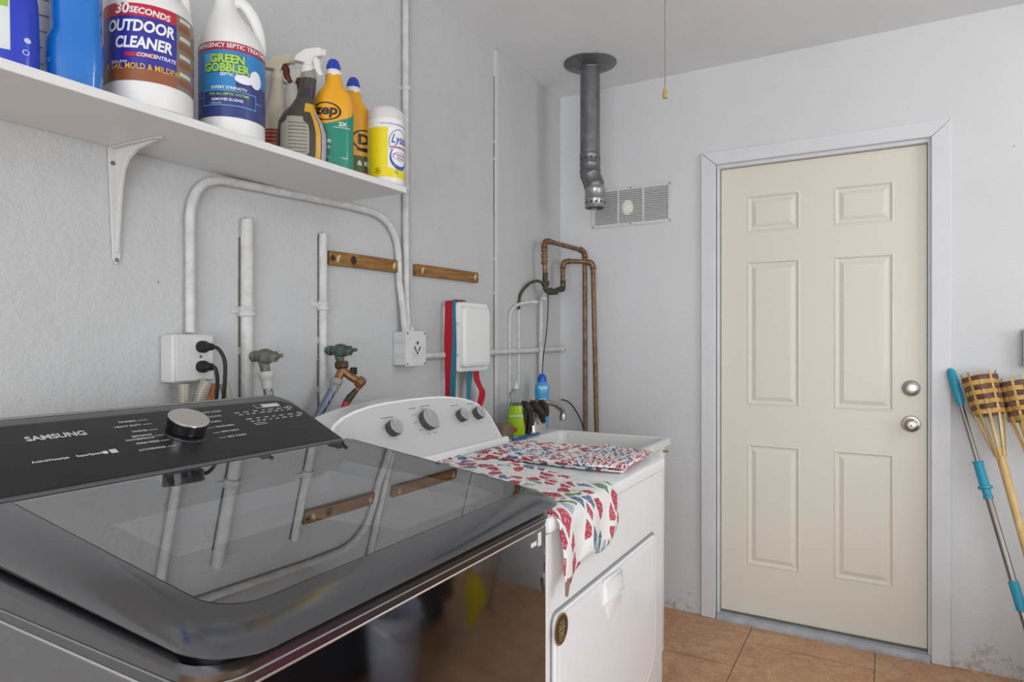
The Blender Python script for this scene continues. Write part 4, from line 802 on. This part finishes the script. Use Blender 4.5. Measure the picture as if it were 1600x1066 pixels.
# lid frame
LY0, LY1 = YL-.002, -2.030; LX1 = .988
GY0, GY1, GX0, GX1 = -2.699, -2.046, .462, .916
def inset(ix, iy0, iy1, k, rad): return [(x, y, lbz(x)+(lz(x)-lbz(x))*k) for x, y in rrect(PX+.002, LX1-ix, LY0+iy0, LY1-iy1, rad, 10)]
cr = [.006, .062, .062, .006]
glassr = lambda d, i=0: [(x, y, lz(x, d)) for x, y in rrect(GX0+i, GX1-i, GY0+i, GY1-i, [.004, .05, .03, .004], 10)]
b = MB(); b.loft([inset(.03, .02, .010, .0, cr), inset(.010, .006, .004, .04, cr), inset(.002, .001, .001, .22, cr), inset(0, 0, 0, .38, cr), inset(.003, .002, .001, .50, cr), inset(.011, .008, .003, .68, cr), inset(.024, .020, .006, .84, cr), inset(.042, .036, .010, .95, cr), inset(.060, .048, .012, .995, cr), glassr(0), glassr(-.004, .0005)], cap0=False, cap1=False)
lidf = b.build('lid', M_lid, t, ang=60)
b = MB(); b.loft([glassr(-.0045, .0015), glassr(-.0003, .0015)]); b.build('glass_pane', M_lidglass, lidf, smooth=False)
b = MB(); io = rrect(GX0+.03, GX1-.035, GY0+.055, GY1-.045, [.02, .04, .04, .02], 10)
b.loft([glassr(-.011, .001), glassr(-.0055, .001), [(x, y, lz(x, -.0055)) for x, y in io], [(x, y, lz(x, -.011)) for x, y in io], glassr(-.011, .001)], cap0=False, cap1=False); b.build('inner_frame', mat('lid_inner_dark', '#3c3d3f', .4), lidf, ang=40)
# hinges
for y in (-2.62, -2.2):
    b = MB(); b.box((.44, y-.03, 1.04), (.47, y+.03, 1.068)); b.build('hinge', M_dgrey, t, bevel=.003)
# console
cp = [(.449, 1.000, 0), (.466, 1.071, 0), (.462, 1.0775, .001), (.455, 1.081, .001), (.300, 1.1522, .002), (.285, 1.159, .010), (.275, 1.1635, .018), (.262, 1.166, .026), (.252, 1.163, .026), (.248, 1.152, .012), (.247, 1.0, 0), (.262, .965, 0), (.449, .965, 0)]
YC1 = -2.066; b = MB(); b.loft([[(x, YL+i, z) for x, z, i in cp], [(x, YL+i*.3-.0, z) for x, z, i in cp], [(x, YC1-i*.3, z) for x, z, i in cp], [(x, YC1-i, z) for x, z, i in cp]][0:1]+[[(x, YC1-i*1.0, z) for x, z, i in cp]])
con = b.build('console', mat('console_shell', '#58595b', .3, coat=.2), t, ang=30)
eu = Vector((-.170, 0, .0779)).normalized(); p0 = Vector((.4575, 0, 1.0798)); nn = Vector((.0779, 0, .170)).normalized()
def pp(y, h, d=.0): v = p0+eu*h+nn*d; return (v.x, y, v.z)
HT = .185
pts = [(YL+.004, .0), (YC1-.003, .0), (YC1-.006, HT-.045), (YC1-.012, HT-.022), (YC1-.026, HT-.006), (YC1-.05, HT), (YL+.05, HT), (YL+.026, HT-.006), (YL+.012, HT-.022), (YL+.006, HT-.045)]
b = MB(); b.poly([pp(y, h, .0002) for y, h in pts], nn*.0012); pan = b.build('control_panel', M_panel, con, smooth=False)
b = MB(); b.tube([(.262, y, 1.166) for y in (YL+.03, -2.4, -2.15, YC1-.028)], .003, 8); b.build('top_trim', mat('satin_grey', '#8a8b8d', .35, metal=.5), con)
txt = MB(); F = lambda y0, h0, sk=0: (lambda x, y: pp(y0+x, h0+y, .0022))
def ptext(st, y, h, size, al='LEFT', bold=.01, shear=0): txt.text(st, F(y, h), size, 0, bold, shear, al)
ptext('SAMSUNG', -2.622, .138, .0195, bold=.03); ptext('ActiveWaterjet', -2.640, .072, .0082, bold=.03); ptext('SuperSpeed', -2.578, .072, .0082, bold=.03)
kc_y, kc_h = -2.373, .106
L1 = [('NORMAL', 38), ('HEAVY DUTY', 27), ('WHITES', 12), ('BEDDING/', 1), ('WATERPROOF', -6), ('PERM PRESS', -16), ('ACTIVEWEAR', -31)]
L2 = [('QUICK WASH', 40), ('DELICATES', 27), ('DARKS', 13), ('RINSE+SPIN', -1), ('SPIN ONLY', -15), ('SELF CLEAN', -29)]
for s_, hh in L1: ptext(s_, kc_y-.063, kc_h+hh*.0014, .0078, 'RIGHT', .02)
for s_, hh in L2: ptext(s_, kc_y+.063, kc_h+hh*.0014, .0078, 'LEFT', .02)
def bar(y0, y1, h0, h1): txt.poly([pp(a, c, .0018) for a, c in ((y0, h0), (y1, h0), (y1, h1), (y0, h1))], nn*.0004)
for hh in (38, 27, 12, -3, -16, -31): bar(kc_y-.060, kc_y-.044, kc_h+hh*.0014-.0004, kc_h+hh*.0014+.0004)
for hh in (27, 13, -1, -15, -29): bar(kc_y+.044, kc_y+.060, kc_h+hh*.0014-.0004, kc_h+hh*.0014+.0004)
random.seed(5)
for r_, hh in enumerate((.147, .138, .118, .108)):
    yy = -2.238+.004*r_
    while yy < -2.105:
        l = random.uniform(.006, .014); bar(yy, yy+l, hh, hh+.0022); yy += l+random.uniform(.006, .012)
for r_, hh in enumerate((.100, .094)): bar(-2.225, -2.195, hh, hh+.001); 
b2 = txt.poly([pp(a, c, .0018) for a, c in ((-2.176, .172), (-2.112, .172), (-2.112, .158), (-2.176, .158))], nn*.0003)
for (a, c) in ((-2.095, .148), (-2.090, .118)): txt.lathe(pp(a, c, .0018), nn, [(0, .006), (.0004, .006), (.0004, .0045), (0, .0045)], 20, caps=False)
txt.lathe(pp(-2.534, .072, .0018), nn, [(0, .0045), (.0004, .0045)], 20); bar(-2.526, -2.515, .067, .078)
txt.build('panel_markings', M_mark, pan, smooth=False)
b = MB(); b.poly([pp(a, c, .0023) for a, c in ((-2.175, .171), (-2.158, .171), (-2.158, .159), (-2.175, .159))], nn*.0003); b.build('energy_badge', M_dgrey, pan, smooth=False)
b = MB(); b.lathe(pp(kc_y, kc_h, .0016), nn, [(0, .0435), (.002, .042), (.0022, .038)], 48); kn0 = b.build('dial_ring', mat('dial_ring_dark', '#4a4b4e', .12, metal=.8), pan)
b = MB(); b.lathe(pp(kc_y, kc_h, .0038), nn, [(0, .030), (.004, .034), (.024, .0365), (.0255, .0355)], 48); b.build('dial', mat('dial_chrome', '#7e7f81', .1, metal=1), pan)
b = MB(); b.lathe(pp(kc_y, kc_h, .0293), nn, [(0, .0355), (.0012, .034), (.0014, .001)], 48); b.build('dial_face', mat('dial_brushed', '#c9c7c2', .3, metal=.6), pan)
b = MB(); b.box((.9572, YR-.066, .930), (.9578, YR-.046, .938)); b.build('sticker', M_whitep, t, smooth=False); b = MB(); b.box((.9572, YR-.040, .926), (.9578, YR-.028, .950)); b.build('sticker', M_whitep, t, smooth=False)

# ---------------------------------------------------------------- dryer
DY0, DY1, DX, DZ = -2.043, -1.307, .947, .965
t = thing('clothes_dryer', 'white front-loading dryer with grey knobs between washer and sink', 'dryer', (.6, -1.67, 0))
b = MB(); b.loft([[(x, y, z) for x, y in rrect(.262+i, DX-i, DY0+i, DY1-i, [.006, .012, .012, .006])] for z, i in ((.02, .003), (.03, 0), (.930, 0), (.931, .003))]); b.build('cabinet', M_white, t, ang=24)
for x in (.31, .9):
    for y in (DY0+.05, DY1-.05): b = MB(); b.cyl((x, y, 0), (x, y, .02), .02); b.build('foot', M_dgrey, t)
b = MB(); b.loft([[(x, y, z) for x, y in rrect(.262, DX+.008-i, DY0-.002+i, DY1+.002-i, [.004, .014, .014, .004])] for z, i in ((.9335, .004), (.936, .001), (.955, 0), (.962, .003), (.965, .010))]); b.build('top_panel', M_white, t)
def yz(x, y0, y1, z0, z1, rad, n=8): return [(x, y, z) for y, z in rrect(y0, y1, z0, z1, rad, n)]
b = MB(); RD = [.10, .10, .022, .022]
def ddoor(x, i): return yz(x, -2.022+i, -1.395-i, .395+i, .775-i, [.10-i*.5, .10-i*.5, .022, .022])
b.loft([ddoor(DX+.0005, .003), ddoor(DX+.006, .003), ddoor(DX+.0085, .006), ddoor(DX+.0075, .012), ddoor(DX+.0095, .020), ddoor(DX+.0100, .024)]); dd = b.build('door', M_white, t)
b = MB(); b.loft([ddoor(DX+.0003, -.003), ddoor(DX+.0020, -.003)]); b.build('door_gap', mat('gap_grey', '#8f8f90', .7), t)
xd = DX+.010
b = MB(); b.loft([[(xd, -1.785, .708), (xd, -1.665, .708), (xd, -1.668, .762), (xd, -1.782, .768)], [(xd+.004, -1.782, .712), (xd+.004, -1.668, .712), (xd+.0035, -1.671, .759), (xd+.0035, -1.779, .764)], [(xd+.012, -1.775, .720), (xd+.012, -1.678, .720), (xd+.003, -1.681, .751), (xd+.003, -1.772, .756)]])
hd = b.build('door_handle', mat('handle_white', '#e8e8e8', .3), dd, bevel=.002)
b = MB(); sc = [(-1.775, .706), (-1.668, .706), (-1.672, .684), (-1.69, .668), (-1.725, .657), (-1.752, .660)]; b.loft([[(xd+.0002, y, z) for y, z in sc], [(xd+.0016, y*.94-1.72*.06, z*.94+.685*.06) for y, z in sc]]); b.build('handle_scoop', mat('scoop_white', '#f0f0f0', .35), hd)
b = MB(); b.lathe((xd, -1.997, .742), (1, 0, 0), [(0, .030), (.001, .030)], 36); bd = b.build('round_sticker', mat('sticker_gold', '#8c7448', .5), dd)
b = MB(); b.lathe((xd+.001, -1.997, .742), (1, 0, 0), [(0, .0265), (.0006, .0265)], 36)
bd2 = b.build('sticker_face', mat('sticker_brown', '#4a3524', .5), bd)
b = MB(); b.text('ECO', lambda x, y: (xd+.0022, -1.997+x, .748+y), .012, 0, .02); b.text('DRY', lambda x, y: (xd+.0022, -1.997+x, .734+y), .012, 0, .02); 
for k, (a, c) in enumerate(((-.015, .0), (-.010, .014), (-.012, -.016), (-.012, -.021))): b.box((xd+.0017, -1.997+a, .742+c), (xd+.0021, -1.997-a, .742+c+.0012))
b.build('sticker_markings', C_('#b39a6a'), bd2, smooth=False)
# console
q0 = Vector((.432, 0, .969)); qe = Vector((-.53, 0, .848)); qn = Vector((.848, 0, .53)); YM = (DY0+DY1)/2
def qp(y, h, d=0): v = q0+qe*h+qn*d; return (v.x, y, v.z)
half = [(.357, .016), (.356, .06), (.352, .095), (.341, .122), (.318, .145), (.28, .162), (.23, .175), (.17, .184), (.10, .1885), (.0, .190)]
outl = [(YM+a, h) for a, h in half]+[(YM-a, h) for a, h in reversed(half[:-1])]
def oring(sc_, d, dx=0, hs=1): return [(qp(YM+(y-YM)*sc_, .0+(h)*hs, d)[0]+dx, YM+(y-YM)*sc_, qp(y, h*hs, d)[2]) for y, h in outl]
b = MB(); b.loft([[(.262, y, max(.966, p[2])) for (y, h), p in zip(outl, oring(1, 0, 0, .98))], [(.285, y, p[2]+.0005) for (y, h), p in zip(outl, oring(1.0, 0, 0, 1.01))], oring(1.004, -.012, 0, 1.012), oring(1.004, -.004, 0, 1.012), oring(1.0, 0, 0, 1.0), oring(.988, .0005, 0, .975)], cap0=True, cap1=True); con = b.build('console', M_white, t, ang=50)
b = MB(); fl_ = [(YM+(y-YM)*.975, .012+(h-.016)*.95+.006) for y, h in outl]; b.poly([qp(y, h, .0007) for y, h in fl_], qn*.0008); pan = b.build('control_panel', mat('console_silver', '#cacbcc', .35, metal=.15), con, smooth=False)
b = MB(); b.loft([[(x, y, z) for x, z in ((.262, .9655), (.447, .9655), (.447, .984), (.440, .988), (.424, .985))] for y in (YM-.361, YM+.361)]); b.build('console_base', mat('bright_white', '#ececec', .3), con, bevel=.002)
M_kside = mat('knob_side', '#4a4a4b', .45); M_kface = mat('knob_face', '#a9a9a8', .35, metal=.3)
for y, h, rk in ((-1.805, .108, .0225), (-1.652, .114, .031), (-1.487, .110, .0205), (-1.397, .108, .0205)):
    b = MB(); b.lathe(qp(y, h, .0017), qn, [(0, rk*.9), (.004, rk*.95), (.018, rk), (.021, rk*.97)], 36); k_ = b.build('knob', M_kside, pan)
    b = MB(); b.lathe(qp(y, h, .0228), qn, [(0, rk*.96), (.0012, rk*.93), (.0014, .001)], 36); b.build('knob_face', M_kface, k_)
    b = MB(); p_ = [qp(y-.001, h+.25*rk, .0248), qp(y+.001, h+.25*rk, .0248), qp(y+.001, h+.9*rk, .0248), qp(y-.001, h+.9*rk, .0248)]; b.poly(p_, qn*.0004); b.build('pointer', M_whitep, k_, smooth=False)
b = MB(); random.seed(9)
def qbar(y0, y1, h0, h1): b.poly([qp(a, c, .0018) for a, c in ((y0, h0), (y1, h0), (y1, h1), (y0, h1))], qn*.0003)
for y, h, l in ((-1.825, .142, .045), (-1.70, .158, .03), (-1.648, .160, .04), (-1.505, .148, .035), (-1.42, .146, .035)): 
    x_ = y
    while x_ < y+l: q = random.uniform(.003, .007); qbar(x_, x_+q, h, h+.0022); x_ += q+.0015
for k in range(9):
    a = math.radians(-60+k*37.5+200); yy, hh = -1.652+.047*math.cos(a), .114+.040*math.sin(a); qbar(yy-.009, yy+.009, hh-.0006, hh+.0008)
for y in (-1.487, -1.397, -1.805):
    for a in (-140, -90, -40, 160, 20): a = math.radians(a); yy, hh = y+.031*math.cos(a), .109+.029*math.sin(a); qbar(yy-.003, yy+.003, hh-.0006, hh+.0006)
b.build('panel_markings', mat('grey_print', '#6a6a6c', .5), pan, smooth=False)

# ---------------------------------------------------------------- towels on the dryer
TW1 = towel_mat('fruit_print_towel', 21, (1, 1), [(0, '#ac3a50'), (.26, '#e2e2e0'), (.40, '#4f6f90'), (.52, '#b8495c'), (.68, '#e2e2e0'), (.76, '#5f8a62'), (.81, '#b9344c'), (.93, '#a9b4bd')], .13)
TW2 = towel_mat('plaid_fruit_towel', 18, (1.0, 2.3), [(0, '#b0434d'), (.22, '#e2e2e0'), (.30, '#ad3c48'), (.55, '#dcdcdc'), (.62, '#4c6c93'), (.85, '#6f8cab')], .14, True)
def grid(name, fn, nu, nv, m, label, origin, solid=.003):
    b = MB(); b.uv = []; vs = []
    for i in range(nu+1):
        for j in range(nv+1):
            p, uv = fn(i/nu, j/nv); vs.append(p); b.uv.append(uv)
    b.add(vs, [(i*(nv+1)+j, (i+1)*(nv+1)+j, (i+1)*(nv+1)+j+1, i*(nv+1)+j+1) for i in range(nu) for j in range(nv)])
    o = b.build(name, m, origin=origin, solid=solid, ang=80); return o
def hash_(a, b_): return math.sin(a*23.1+b_*7.7)*.5+math.sin(a*9.3-b_*17.2+1.3)*.5
def tw_a(u, v):        # u across (y), v along path from the wall side over the front edge and down
    y1 = -1.60 if v < .35 else -1.60-(min(v, .75)-.35)/.40*.125
    y = -2.02+u*(y1+2.02)
    top = .535; drop = .098+.022*math.sin(u*3.0+.3)+(.035*max(0, 1-u/.16))+.012*math.sin(u*11)
    L_ = v*(top+drop); x = .42+L_; wob = .0022*hash_(u*3, v*5)+.003
    ru = .016
    if x < .957-ru+.004: p = (x, y, DZ+.0015+abs(wob)*1.1)
    else:
        e = x-(.961-ru); arc = ru*PI/2
        if e < arc: a = e/ru; p = (.961-ru+ru*math.sin(a)+.001, y, DZ+.003-ru+ru*math.cos(a))
        else:
            dn = e-arc; fold = .0045*math.sin(u*15+dn*9)*min(1, dn/.05)+.006*min(1, dn/.06); p = (.9625+fold+.004, y-.012*dn/.1*(u-.2), DZ+.003-ru-dn)
    return p, (u*.46, L_)
tag(grid('kitchen_towel', tw_a, 48, 60, TW1, '', (.7, -1.85, DZ)), 'thin white towel printed with red fruit, draped over the dryer front edge', 'towel')
def tw_b(layer, x0, x1, y0, y1, z, sk):
    def f(u, v):
        x = x0+(x1-x0)*u+sk*(v-.5); y = y0+(y1-y0)*v+.008*math.sin(u*6+layer)
        e = min(u, 1-u, v, 1-v); zz = z+.003*hash_(u*4+layer, v*4)+.0035*math.sin(u*5+layer*2)*math.sin(v*4); zz -= .004*max(0, 1-e/.04)
        return (x, y, max(zz, z-.004)), (u*.46+layer*.3, v*.35+layer*.2)
    return f
tb = thing('folded_towel', 'folded towel with red and blue dashes lying flat on the dryer top', 'towel', (.7, -1.45, DZ))
for k, (a, c) in enumerate((((.50, .925, -1.60, -1.325), DZ+.008), ((.495, .928, -1.595, -1.322), DZ+.0135))):
    o = grid('towel_layer', tw_b(k, *a, c, -.02), 40, 30, TW2, '', (0, 0, 0), .0035); o.parent = tb; o.location = (-.7, 1.45, -DZ)
o = grid('towel_fold', tw_b(2, .78, .935, -1.615, -1.33, DZ+.0195, -.02), 24, 30, TW2, '', (0, 0, 0), .0035); o.parent = tb; o.location = (-.7, 1.45, -DZ)
b = MB(); b.poly([(.979, -2.024, .845), (.979, -2.006, .838), (.977, -2.010, .812), (.977, -2.022, .816)], (.0012, 0, 0)); tag(b.build('care_tag', mat('tag_brown', '#8d7a68', .8), origin=(.972, -2.015, .80)), 'small brown cloth tag at the draped towel corner', 'tag')

# ---------------------------------------------------------------- leaning things right of the door
def axisM(top, bot):
    top, bot = Vector(top), Vector(bot); d = (top-bot).normalized(); return Matrix.Translation(bot) @ d.to_track_quat('Z', 'Y').to_matrix().to_4x4(), (top-bot).length
def torch(top, bot, label, rz):
    M, L_ = axisM(top, bot); M = M @ Matrix.Rotation(rz, 4, 'Z')
    t = thing('bamboo_torch', label, 'torch', bot, 'bamboo torches'); hb = L_-.15; hc = L_-.32
    b = MB(M); b.lathe((0, 0, 0), (0, 0, 1), [(0, .012), (.3, .0125), (.302, .0135), (.308, .0125), (.6, .013), (.602, .0142), (.608, .013), (hc, .0145), (hc+.04, .016)], 20); b.build('pole', M_bamboo, t)
    b = MB(M); n = 10
    R_ = lambda h: .016+(.050-.016)*((h-hc)/(hb-hc))**1.0 if h < hb else .050+.006*(h-hb)/.15
    for k in range(n):
        a = 2*PI*k/n; hs = [hc+.01+(L_-hc-.004)*i/16 for i in range(17)]; w_ = .0040
        rings = []
        for h in hs:
            rr = R_(h)+(.0004 if h > hb else 0); da = w_/max(rr, .017)
            if h < hc+.03: da = .25
            rings.append([(rr2*math.cos(a+s_), rr2*math.sin(a+s_), h) for rr2, s_ in ((rr-.0012, -da), (rr+.0012, -da), (rr+.0012, da), (rr-.0012, da))])
        b.loft(rings)
    b.build('staves', M_bamboo, t)
    for k in range(8):
        b = MB(M); h = hb+.004+k*.0182; m_ = 108; rings = []
        for i in range(m_):
            a = 2*PI*i/m_; rr = R_(h)+.0030*math.cos(n/2*a+k*PI); hh = .0085
            rings.append([((rr-.0008)*math.cos(a), (rr-.0008)*math.sin(a), h-hh), ((rr+.0012)*math.cos(a), (rr+.0012)*math.sin(a), h-hh), ((rr+.0012)*math.cos(a), (rr+.0012)*math.sin(a), h+hh), ((rr-.0008)*math.cos(a), (rr-.0008)*math.sin(a), h+hh)])
        rings.append(rings[0]); b.loft(rings, cap0=False, cap1=False); b.build('woven_band', M_weavel if k % 2 == 0 else M_weaved, t)
    b = MB(M); b.lathe((0, 0, hc+.028), (0, 0, 1), [(0, .017), (.003, .0205), (.006, .018), (.009, .021), (.012, .0185)], 24); b.build('binding', mat('pale_binding', '#d9c9a4', .7), t)
    b = MB(M); b.lathe((0, 0, hb-.01), (0, 0, 1), [(0, .018), (.02, .033), (.10, .036), (.11, .02), (.13, .012)], 20); b.build('oil_canister', mat('canister_metal', '#8b7a62', .5, metal=.5), t)
torch((1.800, -.085, 1.165), (2.035, -.37, .001), 'woven bamboo torch leaning at the wall, nearest to the door', .2)
torch((1.915, -.085, 1.150), (2.105, -.33, .001), 'woven bamboo torch cut by the right edge of the picture', .55)
top, bot = (1.712, -.035, 1.19), (1.985, -.40, .001); M, L_ = axisM(top, bot)
t = thing('extension_pole', 'telescopic metal pole with aqua plastic grips leaning beside the door', 'pole', bot)
fz = lambda k: L_*(1-k)
b = MB(M); b.cyl((0, 0, .002), (0, 0, fz(.33)), .0115); b.build('lower_tube', mat('grey_brown_tube', '#8d8782', .3, metal=.8), t)
b = MB(M); b.cyl((0, 0, fz(.34)), (0, 0, fz(.05)), .0085); b.build('upper_tube', M_steel, t)
b = MB(M); b.lathe((0, 0, fz(.125)), (0, 0, 1), [(0, .0095), (.02, .0155), (.10, .0175), (.14, .015), (.152, .008)], 20); b.build('hanging_cap', M_blueplas, t)
b = MB(M); b.lathe((0, 0, fz(.40)), (0, 0, 1), [(0, .0165), (.01, .0165), (.012, .014), (.035, .0145), (.036, .023), (.046, .024), (.048, .0165), (.13, .016), (.132, .019), (.138, .019)], 20); b.build('twist_lock', M_blueplas, t)
b = MB(M); b.lathe((0, 0, fz(.70)), (0, 0, 1), [(0, .013), (.003, .016), (.095, .0165), (.10, .013)], 20); b.build('grip_sleeve', M_blueplas, t)
t = thing('wall_box', 'grey metal box on the wall at the right picture edge', 'electrical box', (2.0, 0, 1.2))
b = MB(); b.box((1.945, -.045, 1.195), (2.06, -.0005, 1.335)); b.build('box_body', mat('grey_box', '#9b9c9f', .5), t, bevel=.003)
b = MB(); b.box((1.942, -.049, 1.192), (2.063, -.0455, 1.338)); b.build('face_plate', M_paint, t, bevel=.001)

# ---------------------------------------------------------------- room contents opposite, mirrored in the washer front
t = thing('storage_cabinet', 'low dark grey storage cabinet opposite the washer, seen only in its front', 'cabinet', (2.5, -1.5, 0))
b = MB(); b.box((2.20, -2.1, .06), (2.75, -.53, .62)); b.box((2.23, -2.05, 0), (2.72, -.58, .06)); b.build('body', mat('cabinet_dark', '#3b3c3e', .5), t, bevel=.005)
for k in range(2): b = MB(); b.box((2.183, -2.09+k*.78, .08), (2.199, -1.32+k*.78, .60)); d_ = b.build('door', mat('cabinet_dark2', '#44464a', .45), t, bevel=.003); b = MB(); b.box((2.165, -1.37+k*.09, .46), (2.182, -1.355+k*.09, .56)); b.build('handle', M_steel, d_)
t = thing('bucket', 'pale grey plastic bucket in front of the dark cabinet, mirrored in the washer', 'bucket', (2.01, -1.32, 0))
b = MB(); b.lathe((2.01, -1.32, 0), (0, 0, 1), [(0, .105), (.29, .13), (.291, .138), (.305, .138), (.306, .131), (.33, .132), (.33, .127), (.02, .10)], 36, caps=True); b.build('bucket_body', mat('bucket_grey', '#b5bac4', .4), t)
b = MB(); b.tube([(2.01, -1.182, .30), (1.89, -1.22, .27), (1.86, -1.32, .25), (1.89, -1.42, .27), (2.01, -1.458, .30)], .004, 8, sub=5); b.build('handle', M_steel, t)
t = thing('dustpan', 'yellow plastic dustpan on the floor, mirrored in the washer front', 'dustpan', (1.95, -.66, 0))
b = MB(); b.poly([(1.941, -.72, .010), (1.845, -.664, .173), (1.881, -.685, .256), (1.925, -.71, .292), (1.952, -.725, .29), (1.966, -.733, .173)], (.004, .006, 0)); b.poly([(1.941, -.714, .010), (1.966, -.727, .173), (2.0, -.68, .17), (1.97, -.67, .010)], (.004, .003, 0)); b.build('pan', mat('yellow_plastic', '#d0bf1c', .4), t, bevel=.001)
b = MB(); b.tube([(1.940, -.715, .28), (1.965, -.70, .40), (2.0, -.66, .56), (2.04, -.62, .68)], .012, sub=3); b.build('handle', mat('orange_handle', '#c9803a', .4), t)
b = MB(); random.seed(2)
def cl(u, v):
    a = 2*PI*u; r_ = .02+.2*v; return (1.93+r_*.8*math.cos(a), -1.72+r_*1.15*math.sin(a)+.02*math.sin(5*a), max(.006, .20*(1-v**1.6)+.02*math.sin(a*4+v*6))), (u, v)
tag(grid('pink_cloth', cl, 40, 16, mat('pink_fabric', '#c9688f', .8, var=.2), '', (1.93, -1.72, 0)), 'crumpled pink cloth on the floor, mirrored in the washer front', 'cloth')
